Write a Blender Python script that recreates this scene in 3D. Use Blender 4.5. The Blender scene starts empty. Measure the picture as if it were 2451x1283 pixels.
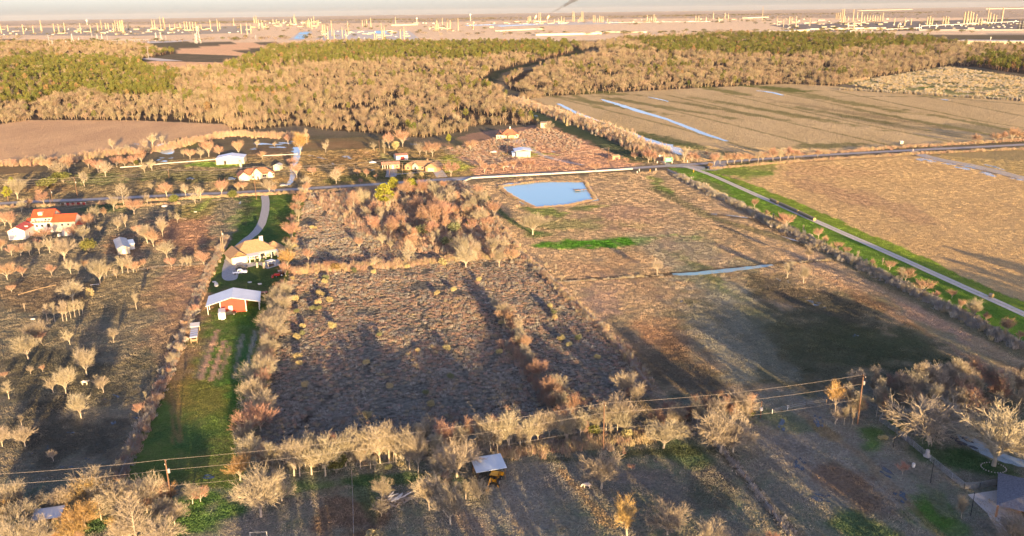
import bpy, math, random
import numpy as np
from mathutils import Vector, Matrix
random.seed(7); RNG=np.random.default_rng(7)
scene=bpy.context.scene
# ------------------------------------------------------------------ camera, sky, sun, exposure
W0,H0,FPX,CAMH=2451.0,1283.0,1950.0,100.0
PITCH=math.atan((641.5-27.5)/FPX); ROLL=math.radians(-0.80)
SUN_EL=math.radians(6.3); SUN_AZ=math.radians(-19.0)       # azimuth in which the shadows fall, from the view axis
cam_d=bpy.data.cameras.new('camera'); cam=bpy.data.objects.new('camera',cam_d); scene.collection.objects.link(cam)
cam_d.sensor_width=36; cam_d.lens=36*FPX/W0; cam_d.clip_start=1; cam_d.clip_end=120000
CM=(Matrix.Translation((0,0,CAMH)) @ Matrix.Rotation(math.pi/2-PITCH,4,'X') @ Matrix.Rotation(ROLL,4,'Z'))
cam.matrix_world=CM; scene.camera=cam
world=bpy.data.worlds.new('World'); scene.world=world; world.use_nodes=True
wn=world.node_tree.nodes; wl=world.node_tree.links
sky=wn.new('ShaderNodeTexSky'); sky.sky_type='NISHITA'; sky.sun_disc=False
sky.sun_elevation=SUN_EL+math.radians(2.2); sky.altitude=0; sky.air_density=.7; sky.dust_density=1.5; sky.ozone_density=1.0
# direction towards the sun (behind the camera)
sdir=Vector((-math.sin(SUN_AZ)*math.cos(SUN_EL), -math.cos(SUN_AZ)*math.cos(SUN_EL), math.sin(SUN_EL)))
sky.sun_rotation=math.atan2(sdir.x,sdir.y)
hsv=wn.new('ShaderNodeHueSaturation'); hsv.inputs['Saturation'].default_value=.9; wl.new(sky.outputs[0],hsv.inputs['Color'])
tin=wn.new('ShaderNodeVectorMath'); tin.operation='MULTIPLY'; tin.inputs[1].default_value=(1.05,1.0,1.22); wl.new(hsv.outputs[0],tin.inputs[0])
bg=wn['Background']; wl.new(tin.outputs[0],bg.inputs[0]); bg.inputs[1].default_value=0.088
sun_d=bpy.data.lights.new('sun','SUN'); sun=bpy.data.objects.new('sun',sun_d); scene.collection.objects.link(sun)
sun_d.energy=5.0; sun_d.angle=math.radians(0.5); sun_d.color=(1.0,0.65,0.29)
sun.rotation_euler=sdir.to_track_quat('Z','Y').to_euler()
scene.view_settings.view_transform='Standard'; scene.view_settings.look='None'
scene.view_settings.exposure=1.97; scene.view_settings.gamma=1
scene.cycles.volume_bounces=0; scene.cycles.max_bounces=5; scene.cycles.diffuse_bounces=2; scene.cycles.transparent_max_bounces=12

R3=np.array(CM.to_3x3()); R3i=R3.T
def P(px,py,z=0.0):
    d=R3@np.array([(px-W0/2)/FPX,-(py-H0/2)/FPX,-1.0])
    t=(z-CAMH)/d[2]
    return (d[0]*t,d[1]*t)
def proj(x,y,z=0.0):
    x=np.asarray(x,float); y=np.asarray(y,float)
    v=np.stack([x,y,np.broadcast_to(np.asarray(z,float)-CAMH,x.shape)],-1)@R3
    w=np.minimum(v[...,2],-1e-3)
    px=W0/2+FPX*v[...,0]/-w; py=H0/2-FPX*v[...,1]/-w
    behind=v[...,2]>-1
    return np.where(behind,-9999,px),np.where(behind,9999,py)
def hgt(px,pyb,pyt):            # metres of a vertical thing from base row to top row
    x,y=P(px,pyb); lo,hi=0.0,150.0
    for _ in range(40):
        m=(lo+hi)/2
        if float(proj(x,y,m)[1])>pyt: lo=m
        else: hi=m
    return lo
GN=math.radians(12.3)           # the property grid's "north" is this far left of the view axis
NV=Vector((-math.sin(GN),math.cos(GN),0)); EV=Vector((math.cos(GN),math.sin(GN),0))

# ------------------------------------------------------------------ materials
def nodes(name):
    m=bpy.data.materials.new(name); m.use_nodes=True
    return m,m.node_tree.nodes,m.node_tree.links,m.node_tree.nodes['Principled BSDF']
def mat(name,c,rough=.75,var=.18,scale=.8,metal=0,c2=None,coord='Object',spec=.3,stretch=None,bump=0,rand=0):
    m,n,l,b=nodes(name)
    b.inputs['Roughness'].default_value=rough; b.inputs['Metallic'].default_value=metal; b.inputs['Specular IOR Level'].default_value=spec
    tc=n.new('ShaderNodeTexCoord'); mp=n.new('ShaderNodeMapping'); l.new(tc.outputs[coord],mp.inputs[0])
    if stretch: mp.inputs['Scale'].default_value=stretch
    no=n.new('ShaderNodeTexNoise'); no.inputs['Scale'].default_value=scale; no.inputs['Detail'].default_value=5; l.new(mp.outputs[0],no.inputs[0])
    mr=n.new('ShaderNodeMapRange'); mr.inputs[1].default_value=.3; mr.inputs[2].default_value=.7; l.new(no.outputs[0],mr.inputs[0])
    mx=n.new('ShaderNodeMix'); mx.data_type='RGBA'
    cc=c2 or tuple(v*(1-2*var) for v in c)
    mx.inputs[6].default_value=(*c,1); mx.inputs[7].default_value=(*cc,1); l.new(mr.outputs[0],mx.inputs[0])
    out=mx.outputs[2]
    if rand:
        oi=n.new('ShaderNodeObjectInfo'); hs=n.new('ShaderNodeHueSaturation')
        a=n.new('ShaderNodeMapRange'); a.inputs[3].default_value=1-rand; a.inputs[4].default_value=1+rand; l.new(oi.outputs['Random'],a.inputs[0])
        l.new(a.outputs[0],hs.inputs['Value'])
        k=n.new('ShaderNodeMath'); k.operation='MULTIPLY'; k.inputs[1].default_value=7.31; l.new(oi.outputs['Random'],k.inputs[0])
        f=n.new('ShaderNodeMath'); f.operation='FRACT'; l.new(k.outputs[0],f.inputs[0])
        h=n.new('ShaderNodeMapRange'); h.inputs[3].default_value=.5-.035*min(1,rand*3); h.inputs[4].default_value=.5+.03*min(1,rand*3); l.new(f.outputs[0],h.inputs[0])
        l.new(h.outputs[0],hs.inputs['Hue']); l.new(out,hs.inputs['Color']); out=hs.outputs[0]
    l.new(out,b.inputs['Base Color'])
    if bump:
        bp=n.new('ShaderNodeBump'); bp.inputs['Strength'].default_value=bump; bp.inputs['Distance'].default_value=.3; l.new(no.outputs[0],bp.inputs['Height']); l.new(bp.outputs[0],b.inputs['Normal'])
    return m
def rough_ground(name,amp=1.0,fine=1.3,contrast=.55,streak=None,speck=0.0):
    """land cover colours come from the mesh, grain and tufts from noise; uneven turf turns the surface normal about"""
    m,n,l,b=nodes(name); mo=n['Material Output']; n.remove(b); b=n.new('ShaderNodeBsdfDiffuse'); l.new(b.outputs[0],mo.inputs['Surface'])
    a1=n.new('ShaderNodeAttribute'); a1.attribute_name='col'; a2=n.new('ShaderNodeAttribute'); a2.attribute_name='col2'
    tc=n.new('ShaderNodeTexCoord')
    mp=n.new('ShaderNodeMapping'); mp.vector_type='POINT'; mp.inputs['Rotation'].default_value=(0,0,-GN)
    if streak: mp.inputs['Scale'].default_value=(1,streak,1)
    l.new(tc.outputs['Object'],mp.inputs[0])
    def nz(s,d=4,r=.6):
        q=n.new('ShaderNodeTexNoise'); q.inputs['Scale'].default_value=s; q.inputs['Detail'].default_value=d; q.inputs['Roughness'].default_value=r; l.new(mp.outputs[0],q.inputs[0]); return q
    big=nz(.022,5,.65); mid=nz(.16,5,.7); sm=nz(fine,3,.6)
    s1=n.new('ShaderNodeMath'); s1.operation='ADD'; l.new(big.outputs[0],s1.inputs[0]); l.new(mid.outputs[0],s1.inputs[1])
    mr=n.new('ShaderNodeMapRange'); mr.inputs[1].default_value=.82; mr.inputs[2].default_value=1.18; l.new(s1.outputs[0],mr.inputs[0])
    mx=n.new('ShaderNodeMix'); mx.data_type='RGBA'; l.new(mr.outputs[0],mx.inputs[0]); l.new(a1.outputs['Color'],mx.inputs[6]); l.new(a2.outputs['Color'],mx.inputs[7])
    s2=n.new('ShaderNodeMath'); s2.operation='ADD'; l.new(sm.outputs[0],s2.inputs[0]); l.new(mid.outputs[0],s2.inputs[1])
    m2=n.new('ShaderNodeMapRange'); m2.inputs[1].default_value=.75; m2.inputs[2].default_value=1.25; m2.inputs[3].default_value=1-contrast; m2.inputs[4].default_value=1+contrast*.75; l.new(s2.outputs[0],m2.inputs[0])
    vm=n.new('ShaderNodeVectorMath'); vm.operation='SCALE'; l.new(mx.outputs[2],vm.inputs[0]); l.new(m2.outputs[0],vm.inputs['Scale'])
    l.new(vm.outputs[0],b.inputs['Color'])
    ns=nz(fine*2.2,2,.7); sb=n.new('ShaderNodeVectorMath'); sb.operation='SUBTRACT'; l.new(ns.outputs['Color'],sb.inputs[0]); sb.inputs[1].default_value=(.5,.5,.5)
    sc=n.new('ShaderNodeVectorMath'); sc.operation='MULTIPLY'; sc.inputs[1].default_value=(amp*3.2,amp*3.2,0); l.new(sb.outputs[0],sc.inputs[0])
    ge=n.new('ShaderNodeNewGeometry'); ad=n.new('ShaderNodeVectorMath'); ad.operation='ADD'; l.new(ge.outputs['Normal'],ad.inputs[0]); l.new(sc.outputs[0],ad.inputs[1])
    no=n.new('ShaderNodeVectorMath'); no.operation='NORMALIZE'; l.new(ad.outputs[0],no.inputs[0]); l.new(no.outputs[0],b.inputs['Normal'])
    return m
def emit(name,c,s):
    m,n,l,b=nodes(name); b.inputs['Base Color'].default_value=(*c,1); b.inputs['Emission Color'].default_value=(*c,1); b.inputs['Emission Strength'].default_value=s; return m
def water_mat(name,c=(.22,.41,.44),rough=.10):
    m,n,l,b=nodes(name); b.inputs['Base Color'].default_value=(*c,1); b.inputs['Roughness'].default_value=rough; b.inputs['IOR'].default_value=1.33; b.inputs['Specular IOR Level'].default_value=.7
    tc=n.new('ShaderNodeTexCoord'); no=n.new('ShaderNodeTexNoise'); no.inputs['Scale'].default_value=.9; no.inputs['Detail'].default_value=3; l.new(tc.outputs['Object'],no.inputs[0])
    bp=n.new('ShaderNodeBump'); bp.inputs['Strength'].default_value=.06; bp.inputs['Distance'].default_value=.1; l.new(no.outputs[0],bp.inputs['Height']); l.new(bp.outputs[0],b.inputs['Normal'])
    return m

# ------------------------------------------------------------------ mesh and object helpers
COL=scene.collection
class MB:
    def __init__(s): s.v=[]; s.f=[]
    def add(s,vs,fs):
        o=len(s.v); s.v+= [tuple(v) for v in vs]; s.f+=[tuple(i+o for i in f) for f in fs]; return s
    def box(s,x0,x1,y0,y1,z0,z1):
        return s.add([(x0,y0,z0),(x1,y0,z0),(x1,y1,z0),(x0,y1,z0),(x0,y0,z1),(x1,y0,z1),(x1,y1,z1),(x0,y1,z1)],
              [(0,3,2,1),(4,5,6,7),(0,1,5,4),(1,2,6,5),(2,3,7,6),(3,0,4,7)])
    def tube(s,pts,rad,n=6,cap=True):
        pts=[Vector(p) for p in pts]; o=len(s.v); k=len(pts)
        if not hasattr(rad,'__len__'): rad=[rad]*k
        for i,p in enumerate(pts):
            d=(pts[min(i+1,k-1)]-pts[max(i-1,0)]); d=d.normalized() if d.length>1e-9 else Vector((0,0,1))
            u=d.orthogonal().normalized() if abs(d.z)>.95 else Vector((d.y,-d.x,0)).normalized(); w=d.cross(u)
            for j in range(n):
                a=2*math.pi*j/n; s.v.append(tuple(p+(u*math.cos(a)+w*math.sin(a))*rad[i]))
        for i in range(k-1):
            for j in range(n):
                a=o+i*n+j; b=o+i*n+(j+1)%n; s.f.append((a,b,b+n,a+n))
        if cap: s.f.append(tuple(o+j for j in range(n))[::-1]); s.f.append(tuple(o+(k-1)*n+j for j in range(n)))
        return s
    def lathe(s,prof,n=12,c=(0,0,0)):
        o=len(s.v); k=len(prof)
        for r,z in prof:
            for j in range(n):
                a=2*math.pi*j/n; s.v.append((c[0]+r*math.cos(a),c[1]+r*math.sin(a),c[2]+z))
        for i in range(k-1):
            for j in range(n):
                a=o+i*n+j; b=o+i*n+(j+1)%n; s.f.append((a,b,b+n,a+n))
        s.f.append(tuple(o+j for j in range(n))[::-1]); s.f.append(tuple(o+(k-1)*n+j for j in range(n))); return s
    def prism(s,poly,z0,z1):
        n=len(poly); o=len(s.v)
        s.v+=[(p[0],p[1],z0) for p in poly]+[(p[0],p[1],z1) for p in poly]
        s.f.append(tuple(o+i for i in range(n))[::-1]); s.f.append(tuple(o+n+i for i in range(n)))
        for i in range(n): j=(i+1)%n; s.f.append((o+i,o+j,o+n+j,o+n+i))
        return s
    def sideprism(s,poly,y0,y1):      # profile in x,z extruded along y
        n=len(poly); o=len(s.v)
        s.v+=[(p[0],y0,p[1]) for p in poly]+[(p[0],y1,p[1]) for p in poly]
        s.f.append(tuple(o+i for i in range(n))); s.f.append(tuple(o+n+i for i in range(n))[::-1])
        for i in range(n): j=(i+1)%n; s.f.append((o+j,o+i,o+n+i,o+n+j))
        return s
    def slab(s,quad,t):               # four 3-D corners thickened upward
        q=[Vector(p) for p in quad]; up=Vector((0,0,t))
        vs=[p for p in q]+[p+up for p in q]
        return s.add(vs,[(3,2,1,0),(4,5,6,7),(0,1,5,4),(1,2,6,5),(2,3,7,6),(3,0,4,7)])
    def ball(s,c,rx,ry,rz,n=8,m=5):
        o=len(s.v)
        for i in range(m+1):
            t=math.pi*i/m
            for j in range(n):
                a=2*math.pi*j/n; s.v.append((c[0]+rx*math.sin(t)*math.cos(a),c[1]+ry*math.sin(t)*math.sin(a),c[2]+rz*math.cos(t)))
        for i in range(m):
            for j in range(n):
                a=o+i*n+j; b=o+i*n+(j+1)%n; s.f.append((a,a+n,b+n,b))
        return s
    def mesh(s,name,m=None,smooth=False):
        me=bpy.data.meshes.new(name); me.from_pydata(s.v,[],s.f); me.update()
        if m: me.materials.append(m)
        if smooth: me.polygons.foreach_set('use_smooth',[True]*len(me.polygons))
        return me
    def build(s,name,m,parent=None,smooth=False):
        return link(name,s.mesh(name,m,smooth),parent)
def link(name,data,parent=None):
    o=bpy.data.objects.new(name,data); COL.objects.link(o)
    if parent: o.parent=parent
    return o
def tag(o,label=None,cat=None,group=None,kind=None):
    if label: o['label']=label
    if cat: o['category']=cat
    if group: o['group']=group
    if kind: o['kind']=kind
    return o
def thing(name,label,cat,loc=(0,0,0),rz=0,group=None,kind=None):
    o=link(name,None); o.location=(loc[0],loc[1],loc[2] if len(loc)>2 else 0); o.rotation_euler=(0,0,rz); o.empty_display_size=1
    return tag(o,label,cat,group,kind)
def copy_tree(o,parent=None):
    c=o.copy(); COL.objects.link(c); c.parent=parent
    for ch in KIDS.get(o.name,[]): pass
    return c
KIDS={}

# ------------------------------------------------------------------ vectorised noise for land cover
def vnoise(x,y,s,seed=0):
    r=np.random.default_rng(seed+991); T=r.random((256,256))
    X=x/s; Y=y/s; xi=np.floor(X).astype(int); yi=np.floor(Y).astype(int); fx=X-xi; fy=Y-yi
    fx=fx*fx*(3-2*fx); fy=fy*fy*(3-2*fy)
    g=lambda a,b:T[a&255,b&255]
    return (g(xi,yi)*(1-fx)*(1-fy)+g(xi+1,yi)*fx*(1-fy)+g(xi,yi+1)*(1-fx)*fy+g(xi+1,yi+1)*fx*fy)*2-1
def inpoly(px,py,poly):
    px=np.asarray(px); py=np.asarray(py); c=np.zeros(px.shape,bool); n=len(poly)
    for i in range(n):
        x0,y0=poly[i]; x1,y1=poly[(i+1)%n]
        if y0==y1: continue
        t=((y0>py)!=(y1>py)) & (px<(x1-x0)*(py-y0)/(y1-y0)+x0)
        c^=t
    return c
# ------------------------------------------------------------------ land cover (outlines traced from the photo, laid on the ground plane)
BIG=4000
REG=[ # name, outline (photo pixels, unprojected to the ground), tone 1, tone 2
 ('far',   [(-BIG,95),(BIG,80),(BIG,-50),(-BIG,-50)], (.38,.31,.23),(.26,.215,.17)),
 ('farfield',[(-BIG,92),(0,94),(420,100),(760,102),(1000,100),(1500,95),(2451,80),(BIG,70),(BIG,20),(2451,42),(1500,44),(900,55),(600,56),(0,62),(-BIG,75)], (.64,.49,.32),(.50,.38,.25)),
 ('tan',   [(430,118),(600,100),(640,112),(560,122),(620,135),(420,128)], (.60,.38,.22),(.5,.32,.19)),
 ('tan',   [(335,158),(360,146),(540,150),(545,162),(440,168),(390,172)], (.60,.38,.21),(.5,.31,.18)),
 ('stubble',[(-BIG,292),(-BIG,420),(0,392),(150,388),(200,372),(380,352),(430,330),(560,318),(545,298),(320,288),(60,286),(0,294)], (.47,.31,.17),(.36,.235,.135)),
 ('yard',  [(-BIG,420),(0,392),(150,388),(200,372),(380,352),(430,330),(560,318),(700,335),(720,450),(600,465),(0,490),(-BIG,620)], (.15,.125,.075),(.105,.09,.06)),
 ('yard',  [(700,335),(960,325),(1060,360),(1150,415),(1100,425),(720,452)], (.19,.145,.075),(.12,.10,.055)),
 ('yard',  [(1060,345),(1130,318),(1290,300),(1330,300),(1560,385),(1500,402),(1140,420)], (.30,.19,.13),(.21,.135,.09)),
 ('hay',   [(1250,240),(1290,232),(1600,214),(1900,200),(2010,207),(2130,222),(2451,240),(BIG,290),(BIG,300),(2451,326),(2330,345),(2150,352),(1960,372),(1700,385),(1640,392),(1540,350)], (.41,.31,.17),(.33,.25,.13)),
 ('prairie',[(1990,196),(2080,188),(2270,158),(2451,185),(BIG,225),(BIG,290),(2451,240),(2240,232)], (.27,.24,.11),(.16,.155,.07)),
 ('brown', [(1690,402),(1850,385),(2170,368),(2451,432),(BIG,640),(BIG,1400),(2451,760),(2150,600),(1850,475),(1800,440)], (.345,.255,.13),(.27,.195,.105)),
 ('hay',   [(2190,366),(2451,350),(BIG,260),(BIG,640),(2451,430)], (.27,.215,.10),(.22,.17,.09)),
 ('verge', [(1600,402),(1690,400),(1860,385),(1850,420),(1700,418)], (.10,.16,.035),(.12,.14,.04)),
 ('verge', [(1640,396),(1850,490),(2451,762),(BIG,1460),(BIG,1400),(2451,725),(2150,590),(1950,502),(1800,440),(1700,410)], (.13,.20,.03),(.13,.16,.035)),
 ('verge', [(1600,402),(1680,400),(1850,480),(2451,760),(BIG,1460),(BIG,1520),(2451,815),(2200,690),(1980,590),(1800,500),(1640,425)], (.085,.165,.025),(.09,.14,.03)),
 ('pasture',[(1130,440),(1300,425),(1500,412),(1605,408),(1800,505),(1980,592),(2200,692),(2451,820),(BIG,1530),(BIG,1500),(2451,900),(2200,870),(2000,930),(1560,945),(1330,680),(1245,600)], (.28,.21,.135),(.18,.15,.09)),
 ('thicket',[(735,462),(900,445),(1100,430),(1130,445),(1245,600),(1330,680),(1560,940),(1400,985),(900,1075),(620,1070),(690,690),(700,600)], (.14,.13,.105),(.09,.087,.07)),
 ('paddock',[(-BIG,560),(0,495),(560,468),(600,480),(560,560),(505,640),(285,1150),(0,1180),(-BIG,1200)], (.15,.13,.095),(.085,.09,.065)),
 ('lawn',  [(600,466),(735,462),(700,600),(690,690),(600,1080),(560,1170),(285,1150),(450,790),(505,640),(560,560)], (.075,.12,.03),(.085,.085,.035)),
 ('grass', [(-BIG,1400),(-BIG,1180),(285,1150),(560,1170),(600,1080),(900,1080),(1400,1010),(1690,1020),(1560,945),(2000,930),(2200,870),(2451,900),(BIG,1500),(BIG,3000),(-BIG,3000)], (.18,.165,.13),(.09,.105,.065)),
]
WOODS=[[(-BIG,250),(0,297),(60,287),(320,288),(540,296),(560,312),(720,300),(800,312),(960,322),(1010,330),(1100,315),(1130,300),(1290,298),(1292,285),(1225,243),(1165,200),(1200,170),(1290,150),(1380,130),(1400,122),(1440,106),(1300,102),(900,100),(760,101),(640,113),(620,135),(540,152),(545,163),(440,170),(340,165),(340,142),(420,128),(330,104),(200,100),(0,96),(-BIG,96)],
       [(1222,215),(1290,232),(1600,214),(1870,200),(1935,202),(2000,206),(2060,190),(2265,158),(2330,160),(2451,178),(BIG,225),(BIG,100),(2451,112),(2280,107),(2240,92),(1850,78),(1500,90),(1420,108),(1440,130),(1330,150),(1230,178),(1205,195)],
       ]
PINES=[[(-BIG,140),(0,152),(60,136),(330,148),(430,188),(400,232),(330,245),(230,240),(200,222),(60,262),(0,255),(-BIG,262)],
       [(530,172),(560,150),(640,120),(850,104),(1100,100),(1380,100),(1390,122),(1100,148),(900,147),(700,158),(600,182)],
       [(350,128),(350,142),(560,146),(600,120),(480,114)],
       [(1230,128),(1560,125),(1560,108),(1500,95),(1800,84),(2300,90),(2260,115),(2040,122),(1980,136),(1800,138),(1500,122),(1300,140)],
       [(2320,165),(2360,130),(2451,150),(BIG,190),(BIG,215),(2451,172)],
       [(950,302),(1010,300),(1010,322),(960,330)]]
def cpx(px): return np.clip(px,3,2448)
def landcover(x,y):
    px,py=proj(x,y)
    j=vnoise(x,y,14,1)*.6+vnoise(x,y,4,2)*.4
    D=np.hypot(x,y); sc=np.clip(300/np.maximum(D,50),.08,2)
    qx=px+vnoise(x,y,6,5)*9*sc; qy=py+j*5*sc*np.clip(sc,.3,1)
    N=len(x); c1=np.tile(np.array([.14,.115,.085]),(N,1)); c2=np.tile(np.array([.09,.085,.055]),(N,1)); rid=np.zeros(N,int)
    for k,(nm,poly,a,b) in enumerate(REG):
        m=inpoly(qx,qy,poly); c1[m]=a; c2[m]=b; rid[m]=k+1
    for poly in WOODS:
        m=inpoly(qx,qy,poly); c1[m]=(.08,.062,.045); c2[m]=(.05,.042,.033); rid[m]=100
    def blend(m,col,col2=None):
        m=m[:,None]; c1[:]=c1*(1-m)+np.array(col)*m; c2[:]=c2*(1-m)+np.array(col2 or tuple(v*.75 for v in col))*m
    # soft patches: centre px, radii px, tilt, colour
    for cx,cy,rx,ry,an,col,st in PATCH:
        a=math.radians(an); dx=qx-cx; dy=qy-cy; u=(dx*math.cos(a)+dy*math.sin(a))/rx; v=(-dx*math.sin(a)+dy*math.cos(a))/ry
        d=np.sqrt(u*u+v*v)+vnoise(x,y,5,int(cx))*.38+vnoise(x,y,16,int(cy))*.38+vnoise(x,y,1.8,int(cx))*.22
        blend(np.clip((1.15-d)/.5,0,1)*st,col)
    for pts,w,col,st in STROKE:
        d=np.full(N,1e9); wp=[P(*p) for p in pts]
        for (ax,ay),(bx,by) in zip(wp[:-1],wp[1:]):
            L2=(bx-ax)**2+(by-ay)**2; t=np.clip(((x-ax)*(bx-ax)+(y-ay)*(by-ay))/L2,0,1)
            d=np.minimum(d,np.hypot(x-ax-t*(bx-ax),y-ay-t*(by-ay)))
        d=d+vnoise(x,y,3,int(pts[0][0]))*w*.25+vnoise(x,y,9,int(pts[0][1]))*w*.3
        blend(np.clip((w*1.1-d)/(w*.45),0,1)*st,col)
    return c1,c2,rid
GREEN=(.06,.125,.025); DGREEN=(.04,.085,.03); DARK=(.05,.045,.04); TAN=(.30,.22,.15); OLIVE=(.13,.13,.045); RUST=(.24,.12,.06); GREY=(.17,.155,.13)
PATCH=[
 (1950,800,350,85,12,(.065,.075,.045),.75),(1640,900,130,60,30,(.07,.075,.05),.6),(2000,900,260,40,0,(.055,.065,.04),.7),(1560,800,60,30,35,(.22,.13,.08),.5),(2150,840,200,40,8,(.075,.085,.05),.7),(1780,640,60,30,30,(.13,.14,.085),.6),(1680,590,50,40,40,(.16,.17,.11),.5),(1560,700,70,30,30,(.24,.17,.11),.5),(1400,650,70,20,10,(.28,.19,.12),.5),(1480,780,60,25,40,(.14,.13,.09),.5),(1620,760,40,60,-40,(.13,.12,.085),.5),(1790,740,40,70,-40,(.19,.20,.15),.6),(1740,690,50,30,0,(.19,.19,.14),.6),(1830,860,50,40,-30,(.17,.18,.13),.6),(2050,740,120,40,14,(.07,.075,.05),.7),(1900,700,90,30,10,(.07,.075,.05),.6),  # dark green pasture, deepened in place of shade that stops short
 # east pasture
 (1445,580,150,13,-3,(.05,.15,.018),1),(1300,505,60,12,8,GREEN,.7),(1400,497,55,8,-5,GREEN,.7),(1590,455,28,9,25,GREEN,.8),(1570,430,22,6,20,GREEN,.6),(1330,585,40,8,0,GREEN,.5),
 (1480,630,60,22,0,RUST,.2),(1290,560,40,8,0,DGREEN,.7),(1400,535,110,16,0,DGREEN,.55),(1650,600,130,40,20,GREY,.5),(1700,680,110,30,35,DGREEN,.6),(1700,760,60,120,-35,(.20,.19,.15),.7),
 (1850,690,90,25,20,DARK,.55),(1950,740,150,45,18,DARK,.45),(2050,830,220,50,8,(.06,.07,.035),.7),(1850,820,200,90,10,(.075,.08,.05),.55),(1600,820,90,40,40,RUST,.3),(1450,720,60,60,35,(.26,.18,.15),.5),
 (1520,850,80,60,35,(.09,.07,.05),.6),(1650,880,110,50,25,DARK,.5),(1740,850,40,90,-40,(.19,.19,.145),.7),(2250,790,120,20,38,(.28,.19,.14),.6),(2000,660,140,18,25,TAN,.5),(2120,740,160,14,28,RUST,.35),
 (2250,800,120,10,30,(.14,.16,.10),.6),(1620,555,40,40,0,GREY,.35),(1500,520,90,30,0,(.24,.16,.12),.5),(1720,455,70,10,28,(.16,.12,.09),.4),
 # bottom pastures
 (1380,1150,160,60,0,GREY,.6),(1250,1200,70,60,0,(.20,.19,.16),.5),(1560,1160,110,60,20,(.16,.14,.12),.6),(1640,1090,60,30,20,DGREEN,.7),(1500,1090,200,12,-3,(.05,.06,.03),.8),(1690,1160,60,70,0,DARK,.4),
 (830,1230,110,60,0,(.13,.085,.055),.8),(700,1220,90,40,0,GREY,.6),(700,1170,160,14,-8,GREEN,.5),(960,1150,140,14,0,DGREEN,.8),(880,1190,30,60,0,DGREEN,.6),(480,1240,110,50,-10,(.05,.11,.025),.9),(600,1250,60,40,0,GREY,.7),
 (460,1200,80,12,0,GREEN,.6),(220,1250,40,30,0,DGREEN,.9),(1100,1250,120,40,0,GREY,.4),
 (1900,1060,70,60,25,(.17,.155,.125),.6),(1960,1150,120,40,35,GREY,.6),(2080,1190,110,40,30,(.13,.09,.06),.8),(2080,1060,40,45,25,GREEN,.8),(2230,1230,90,40,30,GREEN,.8),(2150,1190,50,50,0,(.18,.165,.13),.6),(2350,1110,100,25,10,DGREEN,.7),(2260,1090,120,25,15,DGREEN,.7),
 (1880,1005,90,25,10,DGREEN,.5),(1850,1200,60,80,25,(.16,.15,.12),.5),(2060,1270,80,30,20,DGREEN,.8),(1960,1020,60,12,30,(.16,.12,.05),.6),(2270,1260,80,30,30,GREEN,.7),(2130,1030,40,20,0,GREEN,.7),  # olive-gold ellipse tints the head of the painted sunlit strip
 # barn lawn
 (460,830,40,40,0,(.12,.17,.02),.8),(580,760,80,40,0,(.045,.11,.022),.8),(640,540,20,70,0,DGREEN,.8),(520,870,90,60,0,(.07,.13,.03),.6),(560,960,30,80,8,(.045,.11,.022),.8),(430,920,40,80,12,(.17,.11,.045),.8),(480,960,60,60,0,(.13,.12,.035),.7),(460,1060,90,50,0,DGREEN,.8),(590,850,30,70,0,(.05,.12,.04),.8),
 (600,655,80,25,0,(.06,.09,.03),.8),(600,520,20,50,-20,DGREEN,.7),(590,560,30,50,-30,(.06,.12,.03),.6),(670,490,25,25,0,GREEN,.5),
 # west paddock
 (430,700,90,60,0,(.22,.14,.095),.8),(420,820,70,110,5,(.19,.135,.09),.7),(440,560,70,50,0,(.24,.14,.09),.8),(470,500,50,25,-20,(.14,.13,.05),.7),(300,700,100,60,0,(.14,.12,.075),.6),(160,900,160,90,0,(.065,.065,.045),.7),(150,1040,170,90,0,(.05,.05,.04),.8),(250,500,80,15,-5,DGREEN,.6),(300,590,50,30,0,(.20,.13,.085),.6),(100,700,120,40,0,(.11,.08,.055),.6),  # paddock darkened where shade lies, warmed along the sunlit strip
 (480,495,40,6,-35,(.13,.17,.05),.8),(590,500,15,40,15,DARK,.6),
 # yards along the county road
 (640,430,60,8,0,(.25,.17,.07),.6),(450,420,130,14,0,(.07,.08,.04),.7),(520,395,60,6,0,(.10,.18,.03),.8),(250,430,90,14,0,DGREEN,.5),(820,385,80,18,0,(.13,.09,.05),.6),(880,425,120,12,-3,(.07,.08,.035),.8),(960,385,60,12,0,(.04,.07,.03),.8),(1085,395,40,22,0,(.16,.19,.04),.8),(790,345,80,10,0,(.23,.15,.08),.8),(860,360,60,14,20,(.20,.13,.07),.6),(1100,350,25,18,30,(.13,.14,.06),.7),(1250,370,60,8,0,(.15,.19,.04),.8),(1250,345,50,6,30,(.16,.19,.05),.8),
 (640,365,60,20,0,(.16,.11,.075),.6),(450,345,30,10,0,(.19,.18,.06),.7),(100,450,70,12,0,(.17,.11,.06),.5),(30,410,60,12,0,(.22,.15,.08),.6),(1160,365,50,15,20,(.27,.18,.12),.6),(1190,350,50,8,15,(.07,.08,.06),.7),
 # hay field green and wet tracts
 (1440,222,70,5,3,OLIVE,.8),(1400,240,60,5,25,OLIVE,.6),(1860,212,90,5,5,(.11,.13,.04),.9),(1720,215,80,5,10,OLIVE,.8),(1560,330,160,7,14,(.10,.12,.045),.8),(1640,345,120,8,12,(.08,.10,.05),.8),(2000,240,180,5,10,OLIVE,.7),(2350,310,160,12,5,(.12,.12,.08),.6),(2150,300,200,6,9,(.15,.14,.09),.6),(1820,262,200,4,10,OLIVE,.6),(1960,350,120,6,-3,(.10,.11,.05),.8),(2050,272,240,4,9,(.2,.16,.09),.6),
 (2300,200,120,3,2,(.12,.13,.06),.7),(2230,212,60,4,8,(.12,.17,.05),.8),
 (1980,455,120,18,20,(.25,.165,.11),.5),(2150,500,170,18,20,(.24,.16,.105),.5),(2000,410,120,14,5,(.3,.2,.12),.4),(1780,410,55,16,0,(.15,.19,.05),.8),(1840,400,60,8,0,(.25,.2,.1),.5),
]
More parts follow.
